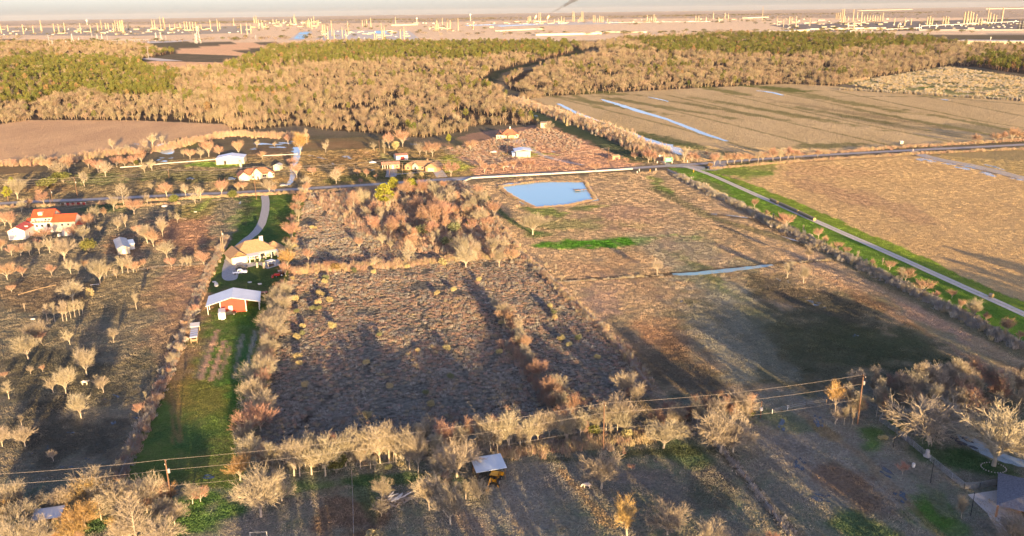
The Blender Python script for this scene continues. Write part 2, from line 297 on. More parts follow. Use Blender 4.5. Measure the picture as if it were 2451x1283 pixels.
STROKE=[ # tracks, ditch banks, vehicle ruts, painted sunlit strips: points px, half-width m, colour
 ([(1150,455),(1180,495),(1240,540),(1290,560)],2.2,DGREEN,.8),([(1520,560),(1600,620),(1700,690),(1790,800),(1880,900)],5,(.17,.17,.13),.5),
 ([(1340,672),(1560,660),(1850,632),(1990,622)],1.6,DARK,.9),([(1640,480),(1760,560),(1860,640)],2.5,(.11,.10,.075),.5),([(1560,450),(1700,520),(1840,560),(1980,605),(2200,720),(2451,850)],4,(.09,.095,.055),.7),
 ([(1700,512),(1800,525),(1900,575),(1940,600)],1.8,DARK,.8),
 ([(1340,1125),(1400,1190),(1460,1260)],1.2,(.25,.16,.07),.5),([(1330,680),(1470,810),(1560,930),(1600,980)],2.5,TAN,.45),  # orange first stroke paints a strip of sunlight on the turf
 ([(480,905),(520,790)],.8,(.34,.22,.15),1),([(505,910),(537,815)],.8,(.34,.22,.15),1),([(524,905),(550,830)],.6,(.25,.17,.12),.8),([(470,905),(500,815)],.7,(.12,.11,.08),.8),
 ([(560,905),(580,800)],.6,(.2,.19,.14),.8),([(588,890),(612,790)],.6,(.26,.25,.2),.8),([(575,830),(583,800)],.5,(.2,.2,.17),.5),
 ([(430,1060),(425,900)],.5,(.2,.13,.06),.6),([(415,1060),(412,900)],.5,(.2,.13,.06),.6),
 ([(700,1040),(760,980),(790,950)],.6,(.06,.05,.04),.9),([(690,1045),(745,990)],.5,(.06,.05,.04),.9),
 ([(1920,990),(2080,1105),(2160,1190),(2250,1283)],1.2,(.20,.15,.09),.5),([(2035,1080),(2000,1095),(2080,1150),(2200,1250)],.8,(.22,.2,.16),.6),([(2150,1060),(2220,1150),(2260,1230)],1.6,(.18,.16,.12),.5),  # first stroke puts a sunlit strip into the grass colour
 ([(1690,1030),(1830,1200),(1900,1283)],1.6,(.10,.09,.06),.8),([(1370,500),(1500,600)],1.5,(.16,.15,.1),.3),
 ([(280,492),(560,470),(590,490)],1.5,DGREEN,.4),([(500,560),(495,640)],1,(.1,.08,.05),.5),([(840,350),(900,400)],1.2,(.11,.10,.05),.6),([(905,358),(930,385)],1.5,(.2,.19,.09),.8),
 ([(1210,245),(1300,285),(1420,330),(1530,385)],11,(.055,.075,.045),.95),([(1280,240),(1400,300),(1560,370)],4,RUST,.4),
 ([(1165,200),(1195,172),(1290,150),(1390,125),(1360,112)],12,(.04,.05,.035),.95),
 ([(1100,1240),(1160,1283)],3,(.25,.17,.12),.4),([(1200,1160),(1230,1200),(1250,1270)],2,(.24,.18,.12),.35),
 ([(2000,230),(2240,232),(2451,250)],3,(.1,.11,.05),.8),([(2010,208),(2230,216),(2451,238)],2.5,(.13,.17,.05),.8),
]
for k in range(7):
    PATCH.append((1450+k*150,250+k*8,190,3.4,9+k*.3,(.17,.155,.07),.85))
    STROKE.append(([(1340+k*130,236+k*-4),(1600+k*150,300+k*-2),(1820+k*160,362-k*6)],2.6,(.17,.155,.07),.7))
# fan of rings centred under the camera: fine where the photo looks, coarse elsewhere, out to the horizon
rr=[0.0,30,60,80]; 
while rr[-1]<2600: rr.append(rr[-1]*1.0062+.18)
while rr[-1]<45000: rr.append(rr[-1]*1.05)
th=list(np.radians(np.arange(-46,46.01,.2)))+list(np.radians(np.arange(50,310,10)))
nr,nt=len(rr),len(th)
RRg,THg=np.meshgrid(rr,th,indexing='ij')
jr=RNG.uniform(-.3,.3,RRg.shape)*RRg*.0035*(RRg<2500)*(RRg>80)*(np.abs(THg)<.79)
gx=((RRg+jr)*np.sin(THg)).ravel(); gy=((RRg+jr)*np.cos(THg)).ravel()
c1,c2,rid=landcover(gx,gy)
ii,jj=np.meshgrid(np.arange(nr-1),np.arange(nt),indexing='ij')
a=ii*nt+jj; b=ii*nt+(jj+1)%nt
faces=np.stack([a,a+nt,b+nt,b],-1).reshape(-1,4)[:, ::-1]
frid=rid[faces[:,0]]
def land(name,mask,m,cls):
    fs=faces[mask]; u,inv=np.unique(fs.ravel(),return_inverse=True); fs=inv.reshape(-1,4)
    me=bpy.data.meshes.new(name); me.vertices.add(len(u)); co=np.stack([gx[u],gy[u],np.zeros(len(u))],-1).astype('f'); me.vertices.foreach_set('co',co.ravel())
    me.loops.add(fs.size); me.loops.foreach_set('vertex_index',fs.ravel().astype('i')); me.polygons.add(len(fs)); me.polygons.foreach_set('loop_start',np.arange(0,fs.size,4,dtype='i')); me.polygons.foreach_set('loop_total',np.full(len(fs),4,dtype='i'))
    me.update(); me.validate()
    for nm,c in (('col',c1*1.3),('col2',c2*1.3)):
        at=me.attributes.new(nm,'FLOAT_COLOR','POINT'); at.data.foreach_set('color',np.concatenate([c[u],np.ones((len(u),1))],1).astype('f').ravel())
    me.materials.append(m); o=link(name,me); tag(o,kind='structure'); return o
RN=[r[0] for r in REG]
def rsel(*nm): return np.isin(frid,[k+1 for k,v in enumerate(RN) if v in nm])
G_soft=rough_ground('turf',.9,1.3,.4); G_stub=rough_ground('stubble',1.0,1.5,.18,streak=.5); G_scrub=rough_ground('scrub_soil',1.3,.8,.7); G_lawn=rough_ground('mown_grass',.6,1.6,.35); G_hay=rough_ground('hay',.95,1.2,.2,streak=.3)
sel_st=rsel('stubble','brown'); sel_hay=rsel('hay','prairie'); sel_sc=rsel('thicket'); sel_lw=rsel('lawn','verge'); sel_pa=rsel('pasture'); sel_pd=rsel('paddock'); sel_y=rsel('yard')
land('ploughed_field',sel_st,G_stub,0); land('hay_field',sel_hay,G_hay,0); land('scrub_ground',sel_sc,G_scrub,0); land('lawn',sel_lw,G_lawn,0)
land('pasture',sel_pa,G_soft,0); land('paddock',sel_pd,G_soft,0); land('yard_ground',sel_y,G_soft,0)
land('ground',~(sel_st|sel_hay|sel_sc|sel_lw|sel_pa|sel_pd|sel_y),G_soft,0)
# ---- strips and sheets lying on the ground
def smooth_poly(pts,n=6):
    pts=[Vector((*p,0)) for p in pts]; out=[]
    for i in range(len(pts)-1):
        p0=pts[max(i-1,0)];p1=pts[i];p2=pts[i+1];p3=pts[min(i+2,len(pts)-1)]
        for k in range(n):
            t=k/n; out.append(.5*((2*p1)+(p2-p0)*t+(2*p0-5*p1+4*p2-p3)*t*t+(3*p1-p0-3*p2+p3)*t**3))
    out.append(pts[-1]); return out
def strip(name,pxs,w,m,z=.03,world=False,jit=.0,parent=None):
    pts=smooth_poly([P(*p) for p in pxs] if not world else pxs); mb=MB(); n=len(pts); ww=w if hasattr(w,'__len__') else None
    for i,p in enumerate(pts):
        d=(pts[min(i+1,n-1)]-pts[max(i-1,0)]).normalized(); s=Vector((-d.y,d.x,0))
        wi=(np.interp(i/(n-1),np.linspace(0,1,len(ww)),ww) if ww else w)/2
        a=p+s*(wi*(1+random.uniform(-jit,jit))); b=p-s*(wi*(1+random.uniform(-jit,jit))); mb.v+=[(a.x,a.y,z),(b.x,b.y,z)]
    mb.f=[(2*i,2*i+1,2*i+3,2*i+2) for i in range(n-1)]
    return mb.build(name,m,parent)
def sheet(name,pxs,m,z=.03,sm=True,jit=0):
    pts=[P(*p) for p in pxs]
    if sm:
        q=smooth_poly(pts+[pts[0]],5)[:-1]; pts=[(p.x+random.uniform(-jit,jit),p.y+random.uniform(-jit,jit)) for p in q]
    mb=MB(); mb.v=[(p[0],p[1],z) for p in pts]; mb.f=[tuple(range(len(pts)))]
    o=mb.build(name,m)
    if o.data.polygons[0].normal.z<0: o.data.flip_normals()
    return o
asphalt=mat('asphalt',(.36,.34,.32),.85,.12,.5); gravel=mat('gravel',(.40,.39,.38),.9,.15,1.2,bump=.5); caliche=mat('pale_gravel',(.60,.54,.46),.9,.12,.8,bump=.5); conc=mat('concrete',(.5,.47,.43),.8,.08,.4)
shoulder=mat('road_shoulder',(.23,.17,.10),.95,.25,.4); water=water_mat('pond_water'); wetm=water_mat('puddle_water',(.24,.30,.31),.18); wetd=water_mat('dark_puddle_water',(.04,.055,.07),.12)
def S(o): return tag(o,kind='structure')
ROADPX=[(-900,545),(0,487),(200,478),(420,467),(560,461),(720,452),(900,441),(1080,428),(1260,417),(1400,411),(1520,402),(1700,390),(1900,375),(2150,361),(2451,346),(3300,300)]
S(strip('road_shoulder',ROADPX,10.5,shoulder,.02,jit=.12)); S(strip('road',ROADPX,6.6,asphalt,.03,jit=.015))
S(strip('road',[(1560,398),(1640,398),(1700,404),(1722,392),(1712,384)],[2,9,13,9,3],asphalt,.034))
DIRTPX=[(1640,398),(1700,418),(1800,462),(1950,528),(2150,616),(2300,684),(2451,752),(2800,915),(3300,1160)]
S(strip('dirt_road',DIRTPX,3.9,caliche,.035,jit=.06)); 
mid=mat('dry_centre_strip',(.50,.45,.36),.9,.2,.8); S(strip('track_grass_strip',DIRTPX,.7,mid,.045,jit=.3))
S(strip('driveway',[(632,462),(636,490),(628,530),(612,556),(590,574),(562,600),(548,625)],4.2,gravel,.035,jit=.05))
S(sheet('driveway',[(545,612),(566,622),(590,628),(588,640),(572,655),(566,668),(545,672),(532,665),(532,645),(538,625)],gravel,.04))
S(strip('driveway',[(690,443),(700,425),(702,405),(706,390),(712,370),(712,352)],[3,3,4,4,5,7],wetm,.035,jit=.2))
S(strip('driveway',[(1058,424),(1050,412),(1040,402)],7,conc,.035)); S(strip('driveway',[(935,424),(938,412),(936,404)],7,asphalt,.034)); S(strip('driveway',[(950,417),(1000,413),(1040,410)],2.2,conc,.036))
S(strip('driveway',[(1395,395),(1340,384),(1300,372),(1262,352),(1245,342),(1235,337)],4.5,asphalt,.035)); S(sheet('driveway',[(1222,338),(1245,331),(1256,338),(1245,344),(1226,342)],conc,.04))
S(strip('driveway',[(1605,398),(1590,388),(1570,380)],3.5,gravel,.036))
S(strip('driveway',[(2185,362),(2230,378),(2330,398),(2451,427),(2800,520)],[5,10,11,9,9],gravel,.036,jit=.1))
# ponds, ditches and standing water
POND=[(1193,448),(1208,441),(1228,438),(1262,437),(1290,435),(1350,435),(1395,437),(1412,446),(1419,462),(1433,478),(1418,482),(1405,483),(1360,489),(1320,496),(1280,495),(1250,487),(1225,468)]
bank=mat('pond_bank',(.36,.24,.16),.95,.25,.5); 
cx_=sum(p[0] for p in POND)/len(POND); cy_=sum(p[1] for p in POND)/len(POND)
S(sheet('pond_bank',[(cx_+(p[0]-cx_)*1.045,cy_+(p[1]-cy_)*1.09) for p in POND],bank,.04,jit=.7)); S(sheet('pond_water',POND,water,.06,jit=.35))
S(sheet('pond_water',[(372,362),(378,347),(400,344),(414,352),(416,366),(395,369)],water,.04,jit=.3))
def puddle(cx,cy,rx,ry,an=0,n=9):
    # standing water broken up by tussocks: a handful of ragged pools in one sheet
    a=math.radians(an); mb=MB(); k_=max(3,min(9,int((rx+ry)/4)))
    for q in range(k_):
        f=random.random()**.5; t0=random.uniform(0,6.28); ox=rx*.8*f*math.cos(t0); oy=ry*.8*f*math.sin(t0); s=random.uniform(.16,.5); pts=[]
        for k in range(n):
            t=2*math.pi*k/n; u=ox+rx*s*math.cos(t)*random.uniform(.45,1.15); v=oy+ry*s*.8*math.sin(t)*random.uniform(.45,1.15)
            pts.append((cx+u*math.cos(a)-v*math.sin(a),cy+u*math.sin(a)+v*math.cos(a)))
        w=[P(*p) for p in pts]; ar=sum(w[i][0]*w[(i+1)%n][1]-w[(i+1)%n][0]*w[i][1] for i in range(n))
        if ar<0: w=w[::-1]
        mb.add([(p[0],p[1],.045+q*.004) for p in w],[tuple(range(n))])
    S(mb.build('puddle',wetd if cy>700 else wetm))
S(strip('ditch_water',[(1610,657),(1680,654),(1760,645),(1850,634)],[2,4.2,3.8,2.2],water,.05,jit=.3))
S(strip('ditch_water',[(1702,512),(1716,513)],1.4,wetm,.05)); S(strip('ditch_water',[(1738,515),(1765,518),(1790,522)],[1,1.6,.8],wetm,.05,jit=.2)); S(strip('ditch_water',[(1870,565),(1895,573),(1912,578)],[.8,1.6,.8],wetm,.05,jit=.2))
S(strip('ditch_water',[(1440,238),(1480,250),(1530,266),(1600,287),(1680,318),(1740,338)],[4,8,9,5,6,3],wetm,.05,jit=.25)); S(strip('ditch_water',[(1336,248),(1380,270),(1450,300),(1520,328),(1590,352),(1640,370)],[4,5,9,16,18,8],wetm,.05,jit=.3))
S(strip('ditch_water',[(1810,217),(1840,220),(1874,228)],[3,8,4],wetm,.05,jit=.3)); S(strip('ditch_water',[(2255,238),(2270,240)],5,wetm,.05)); S(strip('ditch_water',[(1552,232),(1580,238),(1600,243)],[2,4,2],wetm,.05,jit=.3))
S(strip('ditch_water',[(1060,433),(1130,428),(1200,423),(1300,417),(1400,412)],[1.5,2,1.5,1,.5],wetm,.041,jit=.3))
for q in [(1947,722,18,3,10),(1960,732,22,3,15),(1935,712,12,2,0),(2048,803,9,4,10),(1628,720,8,6,20),(1862,668,12,3,20),(1888,674,9,3,0),(1875,1018,16,14,40),(1960,1008,12,22,-40),(1915,1110,14,20,-35),(1965,1190,34,14,15),
          (2120,1130,30,10,30),(2155,1190,22,16,40),(2310,1060,40,12,20),(500,1140,22,9,-8),(280,948,14,4,10),(322,1002,14,4,0),(255,960,10,6,0),(268,1010,9,12,0),(115,1070,7,5,0),(170,1036,12,4,0),(75,1087,8,6,0),(148,1118,12,4,0),(285,1108,12,5,0),(172,1116,9,4,0),(208,1098,9,4,0),(235,1063,6,3,0),
          (2220,385,30,4,10),(2300,398,44,6,8),(2270,392,18,3,5),(2370,418,34,5,9),(2430,428,20,4,9),(2380,400,30,2,15),(640,345,40,3,0),(690,340,22,4,0),(700,360,18,5,0),(660,352,30,2,0),(610,356,14,2,0),(745,372,14,2,10),(770,380,18,3,8),(835,377,18,3,10),(880,365,9,2,0),(795,392,9,2,20),(890,387,12,3,0),(893,407,7,2,0),(385,385,20,4,0),(400,378,24,2,0),(560,388,12,3,0),(1225,322,18,3,0),(1320,362,14,3,10),(1300,325,9,2,0),(970,332,12,4,0),(985,345,14,3,0),(1230,250,8,3,20),(1285,278,9,2,20),(1230,400,10,2,0),(2245,352,20,1.5,0),(610,820,4,14,8),(625,800,5,10,8),(575,482,4,8,0),(330,345,9,2,0),(500,352,10,2,0),(440,342,10,2,0)]: puddle(*q)
# ------------------------------------------------------------------ vegetation
bark=mat('bark',(.40,.35,.27),.9,.15,1.2,rand=.14); twig=mat('twigs',(.34,.30,.22),.95,.15,.9,rand=.16)
twig_pink=mat('reddish_twigs',(.37,.235,.165),.95,.15,.9,rand=.14); twig_gold=mat('golden_twigs',(.42,.28,.12),.95,.15,.9,rand=.12)
fbark=mat('woodland_bark',(.30,.24,.165),.9,.2,.6,rand=.22); ftwig=mat('woodland_twigs',(.29,.235,.155),.95,.2,.5,rand=.28)
pineleaf=mat('pine_needles',(.13,.145,.03),.8,.25,.6,rand=.25); pinebark=mat('pine_bark',(.25,.15,.09),.9,.2,1,rand=.1); rustleaf=mat('rust_foliage',(.25,.16,.075),.9,.2,.6,rand=.2)
litpine=mat('lit_yellow_green_needles',(.24,.26,.035),.8,.25,.6,rand=.12); bushleaf=mat('bush_leaves',(.13,.14,.04),.8,.25,1,rand=.2); goldleaf=mat('golden_bush',(.40,.35,.18),.9,.2,1,rand=.15); paleleaf=mat('green_grey_bush',(.15,.17,.09),.9,.2,1,rand=.15)  # litpine: pine needles with sunlit brightness put into their colour
def rotv(d,ang,az):
    u=d.orthogonal().normalized(); w=d.cross(u); s=u*math.cos(az)+w*math.sin(az)
    return (d*math.cos(ang)+s*math.sin(ang)).normalized()
def ribbon(mb,p,q,w0,w1,rnd):
    d=(q-p).normalized(); u=rotv(d,math.pi/2,rnd.uniform(0,6.28)); mb.add([p-u*w0,p+u*w0,q+u*w1,q-u*w1],[(0,1,2,3)])
def grow_tree(seed,form='round',H=10.0,levels=4,tw=.035,dens=1.0,n1=None):
    """returns (trunk MB, crown MB); H metres tall"""
    rnd=random.Random(seed); T=MB(); C=MB()
    spread={'round':.62,'vase':.5,'broad':.9,'column':.33,'cone':1.15}[form]
    trunkfrac={'round':.22,'vase':.2,'broad':.2,'column':.45,'cone':.95}[form]
    lens={'round':.46,'vase':.5,'broad':.5,'column':.33,'cone':.3}[form]
    def br(p,d,L,r,lv):
        k=3 if lv<=2 else 2; pts=[p]; q=p; dd=d
        for i in range(k):
            up=.10 if form!='broad' else .03
            dd=(dd+Vector((rnd.gauss(0,.13),rnd.gauss(0,.13),rnd.gauss(0,.08)+up))).normalized(); q=q+dd*(L/k); pts.append(q)
        if lv<=1: T.tube(pts,[r*(1-.55*i/k) for i in range(k+1)],5,False)
        elif lv==2: T.tube(pts,[max(r*(1-.6*i/k),tw*.8) for i in range(k+1)],3,False)
        else:
            for i in range(k): ribbon(C,pts[i],pts[i+1],tw*(1.0-.25*i),tw*(.75-.3*i),rnd)
            if lv==3 and k==2: ribbon(C,pts[0],pts[1],tw,tw*.7,rnd)
        if lv<levels:
            n={0:n1 or 7,1:5,2:5,3:4}[lv]; n=max(2,int(round(n*dens)))
            for j in range(n):
                t=(.25+.75*(j+rnd.random()*.6)/n) if lv else (.45+.55*(j+.5)/n); t=min(t,.999)
                x=t*k; i=int(x); b=pts[i].lerp(pts[i+1],x-i)
                an=rnd.uniform(.35,.8) if lv else rnd.uniform(.25,.65)*spread*2
                nd=rotv(dd if lv else d,an,rnd.uniform(0,6.28) if lv else j*2.4+rnd.uniform(-.3,.3))
                br(b,nd,L*rnd.uniform(.5,.72) if lv else H*lens*rnd.uniform(.75,1.1),r*.5,lv+1)
    if form=='cone':
        T.tube([(0,0,0),(0,0,H*.4),(0,0,H)],[H*.022,H*.014,.03],6,False); n=int(46*dens)
        for j in range(n):
            t=.12+.86*j/n; L=H*.27*math.sin(math.pi*min(1,(1-t)*.62+.0)+.0)*1.0+H*.04; a=j*2.4+rnd.uniform(-.3,.3)
            d=Vector((math.cos(a),math.sin(a),.35+.5*t)).normalized(); br(Vector((0,0,H*t)),d,L,H*.006,2)
    else:
        th=H*trunkfrac*rnd.uniform(.85,1.15); lean=Vector((rnd.gauss(0,.05),rnd.gauss(0,.05),1)).normalized()
        R=H*(.022 if form!='broad' else .03); top=lean*th; T.tube([(0,0,-.1),top*.5,top],[R*1.25,R,R*.85],6,False)
        n=n1 or {'round':7,'vase':6,'broad':8,'column':8}[form]; n=max(3,int(n*max(dens,.6)))
        for j in range(n):
            cen=(j==0); an=.12 if cen else rnd.uniform(.55,1.0)*spread
            d=rotv(lean,an,j*2.4+rnd.uniform(-.4,.4)); st=top*rnd.uniform(.82,1.0)
            if form=='column': st=lean*(th*rnd.uniform(.75,1.9)); 
            br(st,d,H*lens*rnd.uniform(.8,1.1)*(1.05 if cen else 1),R*.55,1)
        if form=='column': T.tube([top,lean*(H*.8)],[R*.8,R*.3],5,False)
    # scale exactly to H
    zs=[v[2] for v in T.v+C.v]; k=H/max(zs); 
    for m in (T,C): m.v=[(x*k,y*k,z*k) for x,y,z in m.v]
    return T,C
def leafy(rnd,mb,c,r,n,s,flat=.75):
    for _ in range(n):
        v=Vector((rnd.gauss(0,1),rnd.gauss(0,1),rnd.gauss(0,1))).normalized()*(rnd.random()**.45)
        p=Vector(c)+Vector((v.x*r,v.y*r,v.z*r*flat)); a=Vector((rnd.gauss(0,1),rnd.gauss(0,1),rnd.gauss(0,1))).normalized(); u=a.orthogonal().normalized()*s*rnd.uniform(.6,1.2); w=a.cross(u).normalized()*s*rnd.uniform(.5,1)
        mb.add([p-u-w,p+u-w*.6,p+u*.7+w,p-u*.8+w*.8],[(0,1,2,3)])
def grow_pine(seed,H=14.0,wide=.34,low=.45,leaf=.34,n=26,per=34):
    rnd=random.Random(seed); T=MB(); C=MB(); l=Vector((rnd.gauss(0,.03),rnd.gauss(0,.03),1))
    T.tube([(0,0,-.1),l*H*.5,l*H*.93],[H*.018,H*.013,H*.004],6,False)
    for j in range(n):
        t=(j+rnd.random())/n; z=H*(low+(1-low)*t*.93); rad=H*wide*(math.sin(math.pi*(.18+.78*t))**.8)*rnd.uniform(.45,1)
        a=j*2.4+rnd.uniform(-.4,.4); c=Vector((math.cos(a)*rad*.72,math.sin(a)*rad*.72,z+rnd.uniform(-.3,.3)))
        T.tube([(l.x*z*.98,l.y*z*.98,z-H*.05),c],[H*.005,H*.002],3,False)
        leafy(rnd,C,c,H*.085*rnd.uniform(.7,1.25),per,leaf)
    leafy(rnd,C,(l.x*H,l.y*H,H*.95),H*.06,per,leaf)
    return T,C
def grow_bush(seed,H=1.6,n=4,per=60,leaf=.16,wide=.55):
    rnd=random.Random(seed); T=MB(); C=MB()
    for j in range(n):
        a=rnd.uniform(0,6.28); c=Vector((math.cos(a)*H*wide*.5*rnd.random()**.5,math.sin(a)*H*wide*.5*rnd.random()**.5,H*rnd.uniform(.42,.68)))
        T.tube([(0,0,0),c],[.04,.015],3,False); leafy(rnd,C,c,H*wide*.55,per,leaf,.9)
    return T,C
def tuft(seed,H,n,w,spread):                     # one clump of dead stems fanning from the ground
    rnd=random.Random(seed); M=MB()
    for _ in range(n):
        b=Vector((rnd.gauss(0,spread*.35),rnd.gauss(0,spread*.35),0)); d=Vector((rnd.gauss(0,.45),rnd.gauss(0,.45),1)).normalized(); h=H*rnd.uniform(.5,1.05)
        m=b+d*h*.55; e=m+(d+Vector((rnd.gauss(0,.3),rnd.gauss(0,.3),.0))).normalized()*h*.45
        ribbon(M,b,m,w,w*.8,rnd); ribbon(M,m,e,w*.9,w*.35,rnd)
    return M
def joined(T,C,name,mt,mc):
    M=MB(); M.add(T.v,T.f); n=len(T.f); M.add(C.v,C.f); me=M.mesh(name,mt); me.materials.append(mc)
    me.polygons.foreach_set('material_index',[0]*n+[1]*(len(M.f)-n)); return me
def proto_collection(name,meshes):               # kept out of the scene: only the scattered instances exist in it
    c=bpy.data.collections.new(name)
    for i,me in enumerate(meshes):
        o=bpy.data.objects.new('%s_%02d'%(name,i),me); c.objects.link(o)
    return c
def scatter(name,pts,label,coll,cat,group=None,tilt=0.0,tint=None):
    """pts rows: x,y,z,rotz,scalexy,scalez,index. One stuff object, instanced on its own points"""
    pts=np.asarray(pts,float); me=bpy.data.meshes.new(name); me.vertices.add(len(pts)); me.vertices.foreach_set('co',pts[:,:3].astype('f').ravel())
    r=np.zeros((len(pts),3)); r[:,2]=pts[:,3]
    if tilt: r[:,0]=RNG.normal(0,tilt,len(pts)); r[:,1]=RNG.normal(0,tilt,len(pts))
    s=np.stack([pts[:,4],pts[:,4],pts[:,5]],-1)
    for nm,v in (('rot',r),('scl',s)):
        at=me.attributes.new(nm,'FLOAT_VECTOR','POINT'); at.data.foreach_set('vector',v.astype('f').ravel())
    at=me.attributes.new('idx','INT','POINT'); at.data.foreach_set('value',pts[:,6].astype('i'))
    if tint is not None:
        at=me.attributes.new('tint','FLOAT_COLOR','POINT'); at.data.foreach_set('color',np.concatenate([tint,np.ones((len(tint),1))],1).astype('f').ravel())
    o=link(name,me); tag(o,label,cat,group,'stuff')
    g=bpy.data.node_groups.new(name+'_scatter','GeometryNodeTree'); g.interface.new_socket('Geometry',in_out='INPUT',socket_type='NodeSocketGeometry'); g.interface.new_socket('Geometry',in_out='OUTPUT',socket_type='NodeSocketGeometry')
    n=g.nodes; l=g.links; gi=n.new('NodeGroupInput'); go=n.new('NodeGroupOutput'); ip=n.new('GeometryNodeInstanceOnPoints'); ci=n.new('GeometryNodeCollectionInfo')
    ci.inputs['Collection'].default_value=coll; ci.inputs['Separate Children'].default_value=True; ci.inputs['Reset Children'].default_value=True
    def attr(nm,t):
        q=n.new('GeometryNodeInputNamedAttribute'); q.data_type=t; q.inputs['Name'].default_value=nm; return q.outputs['Attribute']
    l.new(gi.outputs[0],ip.inputs['Points']); l.new(ci.outputs[0],ip.inputs['Instance']); ip.inputs['Pick Instance'].default_value=True
    l.new(attr('idx','INT'),ip.inputs['Instance Index']); l.new(attr('scl','FLOAT_VECTOR'),ip.inputs['Scale'])
    e=n.new('FunctionNodeEulerToRotation'); l.new(attr('rot','FLOAT_VECTOR'),e.inputs[0]); l.new(e.outputs[0],ip.inputs['Rotation'])
    l.new(ip.outputs[0],go.inputs[0]); md=o.modifiers.new('scatter','NODES'); md.node_group=g
    return o
# --- woodland prototypes
FB=[joined(*grow_tree(100+i,('vase','round','column')[i%3],H=14,levels=4,tw=.058,dens=.82,n1=9),'bare_wood',fbark,ftwig) for i in range(7)]
for me_i in range(7):
    pass
FP=[joined(*grow_pine(200+i,H=15,wide=.33,leaf=.42,n=20,per=20),'pine_wood',pinebark,pineleaf if i<4 else rustleaf) for i in range(5)]
woodc=proto_collection('woodland_tree',FB+FP)
def gridpts(r0,r1,sp,half=.70):
    n=int(2*r1*math.sin(half)/sp)+1; m=int((r1-r0*math.cos(half))/sp)+1
    X,Y=np.meshgrid((np.arange(n)-n/2)*sp,r0*math.cos(half)+np.arange(m)*sp); X=X+RNG.uniform(-.42,.42,X.shape)*sp; Y=Y+RNG.uniform(-.42,.42,Y.shape)*sp
    x,y=X.ravel(),Y.ravel(); r=np.hypot(x,y); a=np.abs(np.arctan2(x,y)); k=(r>=r0)&(r<r1)&(a<half); return x[k],y[k]
STR=[(STROKE[[i for i,s in enumerate(STROKE) if s[0][0]==(1210,245)][0]][0],8),([(1165,200),(1195,172),(1290,150),(1390,125),(1360,112)],13),([(1222,212),(1290,152),(1385,123)],10)]
def near_line(x,y,pts,w):
    d=np.full(len(x),1e9); wp=[P(*p) for p in pts]
    for (ax,ay),(bx,by) in zip(wp[:-1],wp[1:]):
        L2=(bx-ax)**2+(by-ay)**2; t=np.clip(((x-ax)*(bx-ax)+(y-ay)*(by-ay))/L2,0,1); d=np.minimum(d,np.hypot(x-ax-t*(bx-ax),y-ay-t*(by-ay)))
    return d<w
wood=[]
for r0,r1,sp,sc in ((700,1500,7.6,.76),(1500,2400,10.5,.98),(2400,4200,18,1.4)):
    x,y=gridpts(r0,r1,sp); px,py=proj(x,y); qx=cpx(px); qx=np.where(px<3,px,np.where(px>2448,px,qx)); qy=py+vnoise(x,y,30,3)*1.5
    m=np.zeros(len(x),bool)
    for w in WOODS: m|=inpoly(qx,qy,w)
    for pts,w in STR: m&=~near_line(x,y,pts,w)
    m&=(vnoise(x,y,38,4)*.8+vnoise(x,y,16,8)*1.0)>-.38
    x,y,qx,qy=x[m],y[m],qx[m],qy[m]; pn=np.full(len(x),.02)
    for w in PINES: pn[inpoly(qx+vnoise(x,y,45,7)*22,qy+vnoise(x,y,90,6)*5+vnoise(x,y,25,16)*3,w)]=.74
    pn=np.clip(pn+(vnoise(x,y,60,9)>.55)*.3,0,.9); ip=RNG.random(len(x))<pn
    idx=np.where(ip,7+np.minimum((RNG.random(len(x))*4.18).astype(int),4),(RNG.random(len(x))*7).astype(int))
    sz=np.clip(RNG.normal(.95,.2,len(x))+vnoise(x,y,70,12)*.15,.5,1.5)
    wood.append(np.stack([x,y,x*0,RNG.uniform(0,6.28,len(x)),sc*sz*np.where(ip,.92,1.0),np.minimum(sc,1.0)*sz*np.where(ip,.95,.88),idx],-1))
for el,n_ in (([(0,298),(60,288),(320,289),(540,297),(570,312),(720,301),(800,313),(960,323),(1010,331),(1100,316),(1130,301),(1290,299)],340),([(1250,236),(1290,233),(1600,215),(1870,201),(2000,207),(2060,191),(2265,159)],330)):
    w_=[P(*p) for p in el]
    for _ in range(n_):
        i=random.randrange(len(w_)-1); t=random.random(); wood.append(np.array([[w_[i][0]+t*(w_[i+1][0]-w_[i][0])+random.gauss(0,3),w_[i][1]+t*(w_[i+1][1]-w_[i][1])+random.uniform(-3,12),0,random.uniform(0,6.28),random.uniform(.35,.7),random.uniform(.3,.62),random.randrange(7)]]))
wood=np.concatenate(wood); print('wood',len(wood))
scatter('woodland',wood,'bare winter woodland with green pine stands beyond the county road','' and None or woodc,'woodland')
# --- far low woods beyond the plants
x,y=gridpts(3600,15000,75,.62); px,py=proj(x,y); m=(vnoise(x,y,500,21)+vnoise(x,y,170,22)*.7>.15)&(py>0)
hz=44.5-.0139*px; below=py-hz
m&=~((below>18)&(below<55)&(RNG.random(len(x))<.8)); x,y=x[m],y[m]
farw=np.stack([x,y,x*0,RNG.uniform(0,6.28,len(x)),RNG.uniform(2.5,5,len(x)),RNG.uniform(.6,1.0,len(x)),np.where(RNG.random(len(x))<.35,7+(RNG.random(len(x))*4).astype(int),(RNG.random(len(x))*7).astype(int))],-1)
scatter('distant_woodland',farw,'low purple brown woods around and behind the refineries on the horizon',woodc,'woodland'); print('far',len(farw))
